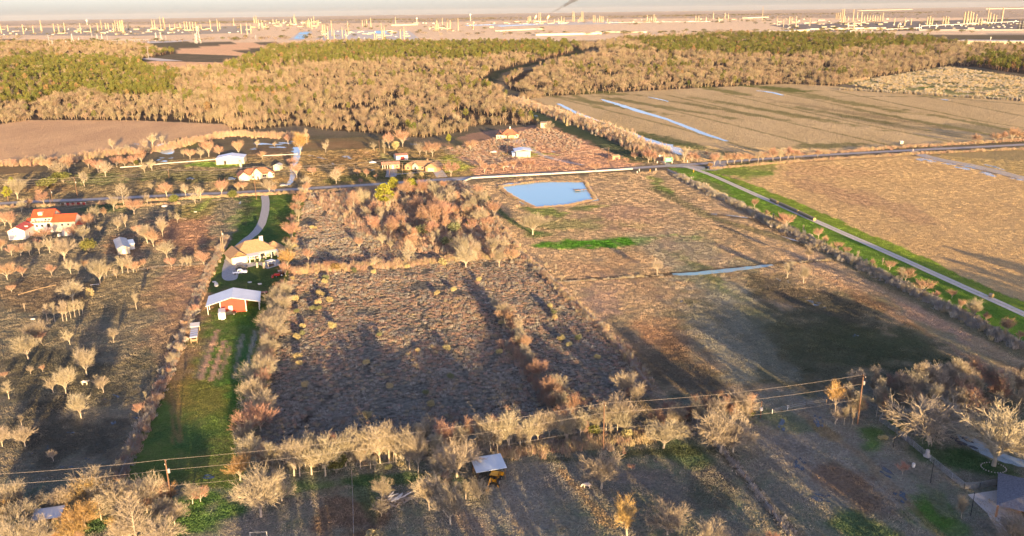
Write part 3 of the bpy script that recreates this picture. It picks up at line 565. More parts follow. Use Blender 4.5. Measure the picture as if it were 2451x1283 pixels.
# --- thicket of dead weeds and low shrubs filling the middle plot
weed=[mat('dead_weeds',(.33,.31,.265),.95,.15,.5,rand=.28),mat('pinkish_weeds',(.37,.265,.195),.95,.15,.5,rand=.2),mat('straw_weeds',(.40,.33,.20),.95,.15,.5,rand=.15)]
TF=[tuft(300+i,1.1,34,.045,1.0).mesh('weed_clump',weed[0 if i<4 else 1 if i<6 else 2]) for i in range(7)]
tuftc=proto_collection('weed_clump',TF)
def region_pts(poly,sp,ext=None):
    w=[P(*p) for p in poly]; xs=[p[0] for p in w]; ys=[p[1] for p in w]
    X,Y=np.meshgrid(np.arange(min(xs),max(xs),sp),np.arange(min(ys),max(ys),sp)); X=X+RNG.uniform(-.5,.5,X.shape)*sp; Y=Y+RNG.uniform(-.5,.5,Y.shape)*sp
    x,y=X.ravel(),Y.ravel(); m=inpoly(x,y,w); return x[m],y[m]
THK=[r for r in REG if r[0]=='thicket'][0][1]
x,y=region_pts(THK,1.35)
for tr in ([(1020,740),(1005,770),(1025,800),(1000,815),(960,850),(920,930)],[(950,680),(975,700),(995,690),(1000,730),(1020,740)],[(830,930),(870,900),(890,860),(870,800)],[(700,1040),(760,980),(800,945)],[(1100,960),(1120,900),(1090,850),(1060,790)],[(720,700),(860,720),(990,705)],[(1150,900),(1230,800),(1180,720)]):
    k=~near_line(x,y,tr,.75); x,y=x[k],y[k]
n_=vnoise(x,y,9,31)+vnoise(x,y,3.5,32)*.8; k=n_>-.75; x,y,n_=x[k],y[k],n_[k]
px,py=proj(x,y); hi=.8*np.clip((n_+.2)*.45+RNG.random(len(x))*.6,.35,1.4)*np.where(py<640,1.3,1.0)
ix=np.where(RNG.random(len(x))<.25+.3*(vnoise(x,y,40,33)>0),4+(RNG.random(len(x))*2).astype(int),np.where(RNG.random(len(x))<.12,6,(RNG.random(len(x))*4).astype(int)))
scatter('dead_weeds',np.stack([x,y,x*0,RNG.uniform(0,6.28,len(x)),RNG.uniform(.8,1.3,len(x)),hi,ix],-1),'grey and pinkish dead weeds and low brush filling the middle plot',tuftc,'weeds'); print('weeds',len(x))
# --- rank grass along verges, fence lines, ditches
def line_pts(pxs,wid,step,hmin,hmax,kinds=(0,1,2,3,4,5,6)):
    w=[P(*p) for p in pxs]; out=[]
    for (ax,ay),(bx,by) in zip(w[:-1],w[1:]):
        L=math.hypot(bx-ax,by-ay); n=int(L*wid/step/step)+1; t=RNG.random(n); u=RNG.normal(0,wid/2.6,n); dx,dy=(bx-ax)/L,(by-ay)/L
        x=ax+t*(bx-ax)-dy*u; y=ay+t*(by-ay)+dx*u; h=RNG.uniform(hmin,hmax,n)*(1+.4*vnoise(x,y,8,44)); out.append(np.stack([x,y,x*0,RNG.uniform(0,6.28,n),RNG.uniform(.8,1.4,n),np.maximum(h,.15),RNG.choice(kinds,n)],-1))
    return np.concatenate(out)
rank=[line_pts([(285,1150),(365,975),(440,800),(505,640),(545,570)],2.2,.7,.8,1.9,(4,5,1,2)),line_pts([(700,655),(800,645),(960,636),(1090,620),(1240,612)],5,.8,1.2,2.8,(4,5,6)),line_pts([(1140,455),(1200,545),(1250,610),(1335,690),(1480,825),(1560,930)],2.2,.75,.6,1.8,(4,5,6,0)),
 line_pts([(1215,815),(1260,870),(1310,950),(1350,990)],4,.8,1.,2.6,(4,5,0)),line_pts([(620,1100),(900,1090),(1100,1078),(1280,1062),(1500,1045),(1680,1020)],5,.8,.5,1.5,(0,1,2,3,4,6)),line_pts([(1200,1092),(1500,1060),(1560,1050)],3,.8,1.0,2.2,(4,5,6,6)),
 line_pts([(0,497),(200,490),(560,470),(720,462),(900,450),(1100,437)],3,1,.7,1.8,(4,6)),line_pts([(1700,405),(1960,383),(2150,371),(2451,357),(2700,345)],2.5,.9,.8,1.8,(4,6)),line_pts([(1700,382),(1960,368),(2150,354),(2330,343),(2451,336)],4,1,.8,2.2,(4,5,6)),line_pts([(1620,420),(1800,508),(1980,598),(2200,705),(2451,835)],4.5,.8,.8,2.2,(0,1,6,3)),
 line_pts([(0,394),(150,390),(230,372),(380,360),(470,336),(560,322),(720,330)],12,1.1,1.5,4.0,(4,5,6)),line_pts([(1220,240),(1330,272),(1450,312),(1600,385)],14,1.1,2.5,5.0,(0,4,6,5)),line_pts([(1290,262),(1400,300),(1520,350),(1590,382)],6,1.1,2.,4,(4,6,5)),
 line_pts([(1195,447),(1290,435),(1400,435),(1425,478),(1360,492),(1280,498),(1215,465),(1195,447)],1.2,.5,.4,.9,(4,6)),line_pts([(1690,1030),(1830,1200),(1900,1290)],1.2,.6,.3,.8,(0,2)),line_pts([(1335,676),(1590,659)],1.0,.8,.3,.7,(6,0)),line_pts([(1870,632),(1990,622)],1.0,.8,.3,.7,(6,0)),
  line_pts([(280,497),(350,492),(430,488)],3,1,.5,1.5,(4,6)),line_pts([(2010,214),(2130,222),(2451,242)],5,1.3,2,4,(6,0,1)),line_pts([(1980,196),(2080,190)],5,1.3,2,4,(4,6))]
for rg,sp,hh in (([(735,470),(900,455),(1110,440),(1240,600),(1090,615),(960,600),(860,560),(740,480)],2.2,2.3),([(1100,350),(1290,305),(1330,310),(1400,340),(1370,370),(1290,350),(1240,385),(1180,402),(1080,360)],2.6,1.2)):
    x,y=region_pts(rg,sp); rank.append(np.stack([x,y,x*0,RNG.uniform(0,6.28,len(x)),RNG.uniform(.9,1.8,len(x)),hh*RNG.uniform(.4,1.2,len(x)),RNG.choice([4,5,5,4,0],len(x))],-1))
x,y=region_pts([r for r in REG if r[0]=='prairie'][0][1][:-3]+[(2900,235),(2451,238),(2240,230)],5.0) if False else region_pts([(1995,199),(2080,190),(2270,160),(2451,187),(2800,215),(2800,262),(2451,238),(2240,230)],4.6)
kk=(vnoise(x,y,22,55)+vnoise(x,y,8,56)*.6)>-.35; x,y=x[kk],y[kk]; rank.append(np.stack([x,y,x*0,RNG.uniform(0,6.28,len(x)),RNG.uniform(1.6,2.8,len(x)),RNG.uniform(1.2,2.8,len(x)),RNG.choice([6,6,2,0],len(x))],-1))
rank=np.concatenate(rank); scatter('rank_grass',rank,'rank dead grass and briars along fence lines, ditches and road verges',tuftc,'tall grass'); print('rank',len(rank))

# --- short winter grass on the near ground, its colour following the land cover under it
def tint_mat():
    m,n,l,b=nodes('short_grass'); b.inputs['Roughness'].default_value=.95; b.inputs['Specular IOR Level'].default_value=.1
    a=n.new('ShaderNodeAttribute'); a.attribute_type='INSTANCER'; a.attribute_name='tint'; oi=n.new('ShaderNodeObjectInfo'); r=n.new('ShaderNodeMapRange'); r.inputs[3].default_value=.75; r.inputs[4].default_value=1.55; l.new(oi.outputs['Random'],r.inputs[0])
    v=n.new('ShaderNodeVectorMath'); v.operation='SCALE'; l.new(a.outputs['Color'],v.inputs[0]); l.new(r.outputs[0],v.inputs['Scale']); l.new(v.outputs[0],b.inputs['Base Color']); return m
tm=tint_mat(); GT=[tuft(400+i,.26,44,.055,1.5).mesh('grass_clump',tm) for i in range(4)]; grassc=proto_collection('grass_clump',GT)
gp=[];gt=[]
for r0,r1,sp,sc in ((110,230,1.7,1.0),(230,400,2.3,1.3),(400,640,3.3,1.7)):
    x,y=gridpts(r0,r1,sp,.64); px,py=proj(x,y); c1_,c2_,rd=landcover(x,y); nn=vnoise(x,y,7,61)*.7+vnoise(x,y,2.5,62)*.8
    nmr=np.array(['none']+RN); ok=(rd<100); nmz=nmr[np.where(ok,rd,0)]
    nn=np.where(np.isin(nmz,['brown','hay','stubble','prairie']),nn*.25-.1,nn)
    k=ok&(nmz!='thicket')&(nmz!='far')&(nn>-.8)&(np.abs(py-(487-.052*px))>4*300/np.maximum(np.hypot(x,y),1)*1.2)
    for pl,w in ((DIRTPX,3.0),([(632,462),(636,490),(628,530),(612,556),(590,574),(562,600),(548,625)],3),(ROADPX,5.5)): k&=~near_line(x,y,pl,w)
    k&=~inpoly(px,py,POND)&~inpoly(px,py,[(530,600),(700,600),(700,640),(590,675),(530,675)])
    x,y,nn,c1_,c2_,nz=x[k],y[k],nn[k],c1_[k],c2_[k],nmz[k]; u=np.clip(nn*.5+.5,0,1)[:,None]; col=1.45*(c1_*(.55+.45*u)+c2_*.45*(1-u)); 
    h=np.where(np.isin(nz,['lawn','verge']),.55,1.0)*np.clip(.7+nn*.5,.35,1.4)*np.where(np.isin(nz,['brown','hay','stubble']),.7,1)
    gp.append(np.stack([x,y,x*0,RNG.uniform(0,6.28,len(x)),np.full(len(x),sc),h*sc**.5,RNG.integers(0,4,len(x))],-1)); gt.append(col)
gp=np.concatenate(gp); gt=np.concatenate(gt); scatter('short_grass',gp,'short tufted winter grass covering pastures, paddocks and lawns',grassc,'grass',tint=gt); print('grass',len(gp))

# ------------------------------------------------------------------ air
def haze():
    m=bpy.data.materials.new('haze'); m.use_nodes=True; n=m.node_tree.nodes; n.clear(); o=n.new('ShaderNodeOutputMaterial'); v=n.new('ShaderNodeVolumePrincipled')
    v.inputs['Color'].default_value=(.93,.93,.95,1); v.inputs['Density'].default_value=6e-6; v.inputs['Anisotropy'].default_value=0
    m.node_tree.links.new(v.outputs[0],o.inputs['Volume'])
    h=MB().box(-48000,48000,-48000,48000,-1,230).build('haze',m); tag(h,kind='stuff')
haze()
# ------------------------------------------------------------------ single trees
TM={}
def tree_meshes(form,var,colr):
    k=(form,var,colr)
    if k not in TM:
        base=(form,var)
        if base not in TM:
            if form=='pine': TM[base]=grow_pine(500+var,H=10,wide=.40,low=.38,leaf=.30,n=30,per=44)
            elif form=='bush': TM[base]=grow_bush(520+var,H=10,n=9,per=90,leaf=.55,wide=.62)
            elif form=='palm': TM[base]=grow_palm(var)
            else: TM[base]=grow_tree(540+var*7+len(form),form,H=10,levels=4,tw=.03,dens=1.4 if form!='cone' else 1.0)
        T,C=TM[base]; cm={'n':twig,'p':twig_pink,'g':twig_gold,'G':litpine,'O':bushleaf,'Y':goldleaf,'P':paleleaf,'R':rustleaf}[colr]
        TM[k]=(T.mesh('trunk',pinebark if form=='pine' else bark),C.mesh('crown',cm))
    return TM[k]
def grow_palm(v):
    rnd=random.Random(v); T=MB(); C=MB(); T.tube([(0,0,0),(0,0,5.5)],[1.1,.9],8)
    for j in range(26):
        a=j*2.4; e=rnd.uniform(-.1,1.1); p=Vector((0,0,5.5)); d=Vector((math.cos(a)*math.cos(e),math.sin(a)*math.cos(e),math.sin(e)))
        for i in range(4):
            q=p+d*1.5; s=Vector((-math.sin(a),math.cos(a),0))*(.5-.1*i); C.add([p-s,p+s,q+s*.75,q-s*.75],[(0,1,2,3)]); p=q; d=(d+Vector((0,0,-.32))).normalized()
    return T,C
ORD=['first','second','third','fourth','fifth','sixth','seventh','eighth','ninth','tenth','eleventh','twelfth','thirteenth','fourteenth','fifteenth','sixteenth','seventeenth','eighteenth','nineteenth']
TEN={20:'twenty',30:'thirty',40:'forty',50:'fifty',60:'sixty',70:'seventy',80:'eighty',90:'ninety'}
TENTH={20:'twentieth',30:'thirtieth',40:'fortieth',50:'fiftieth',60:'sixtieth',70:'seventieth',80:'eightieth',90:'ninetieth'}
def ordw(n):
    if n<=19: return ORD[n-1]
    if n>=100: return 'hundred and '+ordw(n-100) if n>100 else 'hundredth'
    t=n//10*10; return TENTH[t] if n==t else TEN[t]+'-'+ORD[n-t-1]
FW={'round':'round crowned','vase':'upswept','broad':'wide spreading','column':'slender','cone':'conical','pine':'evergreen','bush':'bushy','palm':'palm like'}
NM={'pine':('pine_tree','pine'),'bush':('bush','bush'),'palm':('palm_shrub','palm'),'cone':('cypress_tree','cypress')}
tree_count=0; TREEQ=[]
def put_tree(px,py,h,form,colr,label,group,wf=1.0,xy=None,metres=None):
    if form in('pine','bush','palm','cone'): return plant_tree(px,py,h,form,colr,label,group,wf,xy,metres)
    x,y=xy or P(px,py); H=metres or hgt(px,py,py-h); TREEQ.append((H/math.hypot(x,y,CAMH)*(1 if -60<px<2500 else .2),px,py,h,form,colr,label,group,wf,(x,y),H))
def plant_tree(px,py,h,form,colr,label,group,wf=1.0,xy=None,metres=None):
    global tree_count; tree_count+=1
    rnd=random.Random(int(px*7+py*13)); x,y=xy or P(px,py); H=metres or hgt(px,py,py-h); nm,cat=NM.get(form,('bare_tree','tree'))
    nv={'round':5,'vase':4,'broad':3,'column':3,'cone':2,'pine':3,'bush':3,'palm':1}[form]
    me=tree_meshes(form,rnd.randrange(nv),colr); wf=wf*(1.12 if form not in('bush','palm') else 1); t=thing(nm,label,cat,(x,y,0),rnd.uniform(0,6.28),group); s=H/10; t.scale=(s*wf*rnd.uniform(.93,1.08),s*wf*rnd.uniform(.93,1.08),s)
    link('stem' if form=='bush' else 'trunk',me[0],t); link('foliage' if form in('bush','palm','pine') else 'crown',me[1],t); return t
def area(phrase,group,rows,colw=True):
    rows=sorted(rows,key=lambda r:r[0]); n=len(rows)
    for i,r in enumerate(rows):
        px,py,h,form=r[:4]; colr=r[4] if len(r)>4 else 'n'; wf=r[5] if len(r)>5 else 1.0
        cw={'n':'pale','p':'pinkish','g':'golden','G':'green','O':'olive green','Y':'yellow','P':'grey green','R':'rusty'}[colr]
        kind='' if form in('pine','bush') else 'bare '
        noun={'pine':'pine','bush':'bush','cone':'cypress','palm':'palm'}.get(form,'tree'); f='' if form in('pine','bush','cone','palm') else FW[form].split()[0]+' '
        put_tree(px,py,h,form,colr,'%s %s%s%s, %s from left %s'%(cw,kind,f,noun,ordw(i+1),phrase),group,wf)
r_,v_,b_,c_,o_,p_,u_='round','vase','broad','column','cone','pine','bush'
area('in row below brush field','row of bare trees below the brush field',[(643,1122,70,v_),(704,1139,98,v_,'n',.9),(718,1139,60,c_),(746,1136,88,v_),(779,1139,100,v_),(828,1116,92,v_,'n',.95),(863,1121,60,c_),(876,1100,90,v_,'n',.95),(887,1121,50,c_),(910,1109,102,v_,'n',.8),(898,1130,40,c_),(931,1106,96,c_),(942,1106,70,c_),(948,1107,96,v_,'n',.75),(981,1124,110,v_,'n',.8),(1001,1130,104,v_,'n',.75),(1048,1109,88,v_,'n',.7),(1115,1067,70,c_,'p'),(1151,1064,76,c_),(1175,1082,100,v_,'n',.75),(1191,1085,60,c_),(1219,1076,98,v_,'n',.8),(1246,1078,60,c_),(1287,1058,72,v_),(1315,1049,74,v_),(1352,1043,86,v_,'p'),(1375,990,50,r_,'p'),(1425,1034,46,v_),(1487,1025,80,r_,'n',1.2),(1563,1019,43,r_),(1588,1073,70,r_,'n',1.5),(1606,998,42,r_),(1640,1015,45,r_,'p'),(1669,1028,76,c_),(1719,954,24,r_),(1725,1082,113,b_,'n',1.0),(1754,1082,81,b_,'n',.9),(1752,990,66,c_),(1767,998,58,c_),(1785,1020,50,c_),
 (680,1110,50,c_),(805,1133,42,u_,'O'),(995,1085,26,u_,'Y'),(1030,1088,24,u_,'P'),(1420,1043,28,u_,'O'),(1500,1048,24,u_,'Y'),(1795,1000,24,u_,'O'),(1100,1098,18,u_,'Y'),(930,1128,16,u_,'P'),(1462,1045,34,c_,'p'),(1530,1040,30,c_,'p'),(1266,1085,44,c_),(658,1140,46,c_),(1375,1055,40,c_)])
rx=random.Random(21); extra=[]
for i in range(46):
    t=rx.random(); px=625+t*1170; py=1128-t*118+rx.gauss(0,7); extra.append((px,py,rx.uniform(45,84),rx.choice([v_,c_,r_]),rx.choice('nnnp'),rx.uniform(.8,1.1)))
area('among the thicket row filling','thicket trees filling the row below the field',extra)
ex2=[(rx.uniform(-20,430),rx.uniform(1205,1310),rx.uniform(44,80),rx.choice([v_,r_,b_]),rx.choice('nnng'),rx.uniform(.9,1.2)) for _ in range(26)]
ex2=[e for e in ex2 if not(70<e[0]<165 and e[1]>1245)]
area('in the lowest left copse','copse along the bottom left edge',ex2)
area('below the row, near the blue shelter','trees around the blue shelter',[(1094,1142,95,b_,'n',.9),(625,1237,122,b_,'n',.75),(657,1187,66,v_,'n',1.2),(675,1198,54,b_,'n',.9),(913,1198,60,r_),(913,1236,42,b_),(1028,1222,100,r_,'n',.8),(1078,1255,96,r_,'n',1.0),(1072,1168,40,r_),(1146,1192,46,b_),(598,1118,92,v_,'n',.9),(1045,1160,70,c_),(575,1150,66,r_,'g'),(1100,1210,60,c_),(1115,1195,46,c_)])
area('in the near pasture, lower centre','trees in the lower centre pasture',[(1439,1170,90,r_,'n',1.2),(1493,1091,14,r_),(1512,1125,16,r_),(1501,1285,102,v_,'g',.85),(1597,1280,84,b_,'n',.9),(1707,1310,66,b_,'n',1.1),(1806,1310,44,r_),(895,1305,36,u_,'Y',1.0),(1850,1300,30,r_)])
area('in the bottom left corner','trees in the bottom left corner',[(25,1228,75,v_),(46,1228,78,v_),(124,1231,55,r_),(152,1231,68,v_),(215,1195,76,b_,'n',.9),(287,1198,45,r_,'g'),(363,1216,92,b_,'n',.6),(385,1213,66,v_,'p'),(340,1200,56,r_,'p'),(411,1205,50,v_,'g'),(461,1206,46,r_,'n',1.2),(480,1201,38,r_),(243,1245,62,o_),(328,1302,128,o_,'n',.75),(298,1310,74,v_),(45,1310,80,b_,'n',1.2),(98,1310,74,b_),(173,1278,54,r_,'p'),(188,1305,36,r_),(8,1260,60,r_,'g'),(100,1225,50,c_),(128,1310,40,r_),(390,1200,40,c_,'p'),(240,1210,60,r_),(365,1200,50,c_,'p')])
area('in the dark west paddock','trees scattered over the west paddock',[(18,669,45,r_),(54,662,28,r_,'p'),(124,659,30,r_),(154,624,56,r_,'n',1.2),(170,655,38,v_),(189,655,32,v_),(240,678,62,r_,'n',.8),(266,650,30,v_),(279,665,26,v_),(294,654,45,v_),(307,653,45,v_),(331,646,22,r_),(400,617,46,b_),(411,640,28,r_),(436,638,24,v_),(448,638,28,v_),(456,637,24,v_),(489,635,38,r_,'n',1.1),(175,722,58,r_,'n',1.15),(217,714,28,u_,'Y',.6),(327,740,42,c_,'n',1.3),(114,769,45,c_,'p'),(132,771,50,c_),(151,769,52,c_),(160,768,46,c_),(170,762,44,c_),(180,759,40,c_),(191,756,40,c_,'p'),(199,752,34,c_,'p'),(89,821,60,r_),(99,822,34,r_),(68,860,66,v_,'n',1.1),(168,825,40,v_),(273,820,38,v_),(208,898,72,v_,'n',.9),(158,942,70,v_,'n',.9),(468,751,25,r_,'p',1.3),(22,955,45,c_,'p',1.5),(248,940,43,v_),(236,931,35,v_),(195,1001,64,r_,'n',.9),(61,1069,50,r_),(52,1018,27,c_,'p',1.5),(6,1069,50,v_),(128,1104,32,v_),(128,940,40,v_),(28,700,20,r_,'n'),(60,745,20,c_),(12,905,16,r_),(103,890,18,r_,'p'),(74,896,22,v_),(255,660,30,r_),(205,645,24,r_),(320,652,30,r_),(345,640,22,r_),(142,1235,30,c_)])
area('around the red-roofed farmhouse','trees around the red-roofed farmhouse',[(20,481,36,p_,'G',.9),(43,477,55,r_),(94,472,22,r_,'p'),(106,490,34,r_),(71,498,26,r_),(52,508,34,v_),(296,490,54,o_,'n'),(273,505,42,v_),(321,513,40,r_),(354,490,30,v_),(400,470,36,r_,'n',1.3),(364,457,22,v_),(417,486,22,u_,'O'),(445,470,35,v_),(468,488,30,v_),(481,480,40,v_),(228,533,46,b_,'n',.7),(215,548,40,r_),(301,543,34,v_),(283,553,35,v_),(390,566,55,v_,'n',.8),(425,533,24,v_),(405,528,26,v_),(28,546,44,r_,'n',1.1),(12,542,40,r_),(106,577,36,r_,'n',1.2),(177,576,44,r_,'n',1.1),(202,580,46,v_),(213,602,34,u_,'O',1.0),(354,583,50,r_,'n',1.1),(368,590,46,r_),(250,520,26,r_),(330,560,24,r_),(50,612,32,r_,'p',1.2),(72,612,34,v_,'p'),(28,612,30,r_,'p'),(120,606,40,v_),(95,608,34,v_),(145,600,30,r_),(308,500,26,v_),(375,555,26,c_),(5,600,30,r_),(90,590,22,r_),(240,560,24,v_)])
area('in yards west of the roadside house','trees in the yards north-west of the road',[(142,421,42,b_,'n',1.0),(165,412,40,r_),(118,408,30,r_),(253,422,44,b_,'n',.8),(235,412,34,r_),(202,446,42,b_,'R',.6),(114,448,26,u_,'O',1.8),(152,437,28,u_,'O',1.3),(347,414,27,v_),(364,409,30,v_),(339,392,38,r_),(322,396,28,r_),(300,400,26,r_),(455,381,28,r_),(481,380,28,v_),(500,375,46,r_),(526,374,30,r_),(572,371,40,r_),(531,467,42,r_,'n',1.1),(557,475,22,u_,'O'),(582,455,22,r_),(570,458,24,r_),(325,396,14,u_,'O'),(280,400,30,r_),(212,402,26,r_),(180,398,22,r_),(350,360,30,v_),(365,352,36,v_),(388,345,24,v_),(30,450,26,p_,'G'),(440,375,20,v_),(270,360,30,v_),(30,400,22,r_),(60,398,20,r_),(100,396,28,v_),(130,396,24,r_),(230,385,20,v_),(285,372,26,v_),(305,368,24,v_)])
area('in yards east of the roadside house','trees in the yards north of the road',[(645,462,40,b_,'n',1.0),(734,452,36,b_,'n',.8),(805,440,42,b_,'n',.7),(812,420,24,r_),(780,365,27,v_),(785,348,16,v_),(857,422,20,r_),(878,424,22,r_),(901,430,16,r_),(896,362,24,v_),(920,367,35,c_,'p'),(932,355,42,r_,'p'),(946,360,24,u_,'Y',.8),(964,351,45,r_),(1005,371,34,b_,'p',1.0),(1035,375,40,r_),(1020,372,30,r_,'p'),(1079,422,40,r_,'n',1.1),(1126,360,28,r_,'n',1.2),(983,432,22,v_),(719,371,60,r_,'g',.8),(749,419,22,r_),(710,425,40,r_,'n'),(698,400,26,r_),(615,353,20,v_),(658,353,16,v_),(628,381,22,r_,'p',1.3),(658,460,20,r_),(1270,404,28,r_),(1229,405,26,r_),(1255,402,20,r_),(1205,408,24,r_),(1180,412,24,r_),(1160,414,28,r_),(1150,400,24,r_),(1426,412,28,r_,'g'),(1314,320,34,v_,'n',1.2),(1075,345,24,p_,'G',.9),(1316,300,12,r_),(690,345,26,r_),(735,345,40,c_),(863,440,14,r_),(1500,390,14,r_),(1093,300,30,v_),(1010,425,14,u_,'Y',.9)])
area('in the grove south of the road','mixed grove south of the county road',[(922,500,60,p_,'G',1.15),(943,462,38,p_,'G',1.2),(986,466,38,p_,'G',1.15),(870,496,52,r_,'n',.9),(848,508,54,o_,'p',.8),(950,488,32,r_),(1045,546,70,b_,'p',.7),(1062,535,60,v_,'p'),(1022,540,56,b_,'p',.7),(1085,495,40,r_,'p'),(1040,475,44,v_,'p'),(1030,460,36,v_,'p'),(1062,455,26,r_),(995,510,46,v_,'p'),(975,500,36,v_),(915,535,46,c_),(930,520,40,c_),(895,560,52,v_,'p'),(880,530,38,v_),(905,515,36,c_),(940,560,36,r_,'R',1.1),(965,555,30,r_,'R'),(1010,565,28,u_,'P',1.1),(1070,590,26,u_,'P',1.1),(1105,612,56,b_,'n',.7),(1140,622,56,v_,'n',.8),(1128,560,40,r_,'p'),(1100,545,34,r_,'p'),(1150,520,30,r_),(1135,500,34,v_),(1165,545,30,r_),(1180,610,50,v_),(1205,606,44,v_),(1195,640,54,v_,'n',.9),(1225,626,36,r_),(1115,640,62,b_,'n',.8),(1060,637,20,u_,'Y'),(1125,545,20,u_,'O'),(980,632,60,o_,'n',.7),(898,640,30,v_,'p'),(790,648,26,r_,'p',1.2),(806,650,22,u_,'R'),(739,626,34,r_,'n'),(770,497,30,c_,'p'),(793,483,20,c_),(860,595,30,r_,'p'),(915,590,34,v_,'p'),(935,600,28,v_,'p'),(1040,570,30,c_),(1085,560,30,u_,'P'),(1018,505,34,c_),(1000,480,30,c_,'p'),(840,520,30,c_),(825,530,24,c_),(1170,585,30,r_),(1090,520,34,r_,'p'),(1050,500,40,v_,'p')])
rg=random.Random(31)
area('in the inner reddish thicket','reddish thicket trees in the grove',[(rg.uniform(900,1190)+(py_-540)*.25,py_,rg.uniform(26,50),rg.choice([v_,r_,c_]),rg.choice('ppn')) for py_ in [rg.uniform(470,600) for _ in range(45)]])
area('along the gravel track ditch','small trees along the gravel track ditch',[(2052,626,28,c_),(2088,637,20,r_),(2112,634,18,c_),(2129,647,26,r_),(2157,680,42,c_,'g',1.3),(2167,674,38,r_,'g'),(2211,703,38,r_,'n',1.2),(2278,714,24,r_,'n',1.3),(2329,767,58,r_,'n',.8),(2406,802,48,r_,'g'),(1850,533,24,c_),(1868,541,36,r_),(1882,546,38,r_),(1922,557,20,c_),(1959,570,27,r_,'g'),(1805,498,26,r_),(1975,585,24,r_,'g'),(2005,600,24,r_,'g'),(2025,608,20,r_),(2240,715,22,r_,'g'),(2300,740,26,r_,'g'),(2360,770,26,r_,'g'),(2440,815,26,r_,'g'),(1835,520,20,r_)])
area('by the road junction signs','trees and brush by the road junction',[(1552,390,40,r_,'n',1.1),(1566,388,26,r_),(1637,388,40,v_),(1656,388,28,r_),(1690,376,16,r_),(1710,396,34,r_),(1723,394,30,v_),(1741,392,30,r_),(1757,392,28,r_),(1775,390,28,r_,'p'),(1793,389,24,r_),(1815,388,30,v_,'g'),(1826,385,26,r_),(1850,385,36,r_,'p'),(1868,384,34,v_,'p'),(1886,381,34,r_,'p'),(1902,380,26,r_,'p'),(1917,377,12,r_),(1957,377,22,r_),(2334,344,26,r_,'g',1.1),(2382,342,28,r_),(2400,340,30,r_),(2422,338,38,r_,'n',1.1),(2440,337,26,r_),(1669,388,22,r_),(1520,382,20,r_),(1700,400,12,u_,'R')])
area('in the open east pasture','lone trees of the east pasture',[(1275,562,56,r_,'n',1.25),(1573,657,40,v_,'p',1.1),(1934,627,46,c_,'n',1.9),(1884,665,44,v_,'n',.95),(1923,678,50,v_,'n',.85)])
rw=random.Random(5); br=[(1999,985,80,r_,'g',.7),(1999,1016,44,v_),(2020,1018,50,c_),(2040,1016,40,c_,'p'),(2224,1056,112,b_,'n',1.25),(2378,1115,150,b_,'n',.95),(2324,1010,82,o_,'p',1.1),(2301,1240,58,v_,'n',.8),(2414,1300,66,b_,'n',1.2),(2448,1302,60,b_),(2160,1135,32,r_,'n',1.2),(2145,1020,16,b_),(2448,1060,40,r_)]
for i in range(74):
    px=rw.uniform(2030,2475); py=rw.uniform(905,1005) if px>2160 else rw.uniform(935,1000); py=max(py,925+(2451-px)*.06); br.append((px,py,rw.uniform(50,84),rw.choice([v_,c_,r_,c_]),rw.choice('nnnp'),rw.uniform(.85,1.1)))
area('in the woods at lower right','woods at the lower right',br)
# hedgerow rows
def rowtrees(phrase,group,pts,n,h0,h1,forms,cols,seed):
    r=random.Random(seed); w=[Vector((*P(*p),0)) for p in pts]; L=[(w[i+1]-w[i]).length for i in range(len(w)-1)]; tot=sum(L); out=[]
    for i in range(n):
        s=tot*(i+r.uniform(.2,.8))/n; k=0
        while s>L[k] and k<len(L)-1: s-=L[k]; k+=1
        q=w[k].lerp(w[k+1],s/L[k])+Vector((r.gauss(0,.9),r.gauss(0,.9),0)); px,py=proj(q.x,q.y); out.append((float(px),float(py),q,r.uniform(h0,h1),r.choice(forms),r.choice(cols)))
    for i,(px,py,q,h,f,c) in enumerate(out):
        cw={'n':'pale','p':'pinkish','g':'golden','O':'olive','R':'rusty'}[c]
        put_tree(px,py,0,f,c,'%s bare %s tree, %s from the near end %s'%(cw,FW[f].split()[0],ordw(i+1),phrase),group,1.0,(q.x,q.y),h)
rowtrees('of the barn lawn hedge','hedge of bare trees east of the barn lawn',[(605,1075),(612,1000),(622,930),(645,850),(660,790),(672,735),(678,700)],34,6.0,9.0,[r_,b_,r_],['n','n','n','p'],11)
rowtrees('of the driveway lawn hedge','hedge of bare trees east of the driveway lawn',[(690,668),(698,600),(705,550),(712,510),(722,480),(730,462)],16,6.0,9.5,[r_,v_],['n','n','g'],12)
rowtrees('of the paddock fence','saplings on the paddock fence line',[(290,1140),(330,1050),(368,965),(400,890),(440,810),(462,775)],18,2.0,4.6,[v_,r_,c_],['p','p','n'],13)
rowtrees('of the brush field inner line','saplings inside the brush field',[(1350,985),(1320,940),(1290,905),(1262,860),(1240,830),(1215,770),(1190,740)],24,3.5,7.0,[v_,r_],['p','n'],14)
rowtrees('of the pasture wire','saplings along the pasture wire',[(1560,925),(1500,850),(1440,790),(1395,740),(1335,665),(1290,620)],9,2.0,4.0,[v_,c_],['p','n'],15)
area('in the brush field by itself','tall saplings in the brush field',[(1497,945,60,r_,'n',.9),(1509,957,36,r_),(1522,972,60,r_,'n',.8),(1313,958,58,r_,'p'),(1325,985,60,v_,'p'),(1350,1000,40,v_)])
print('trees',tree_count)
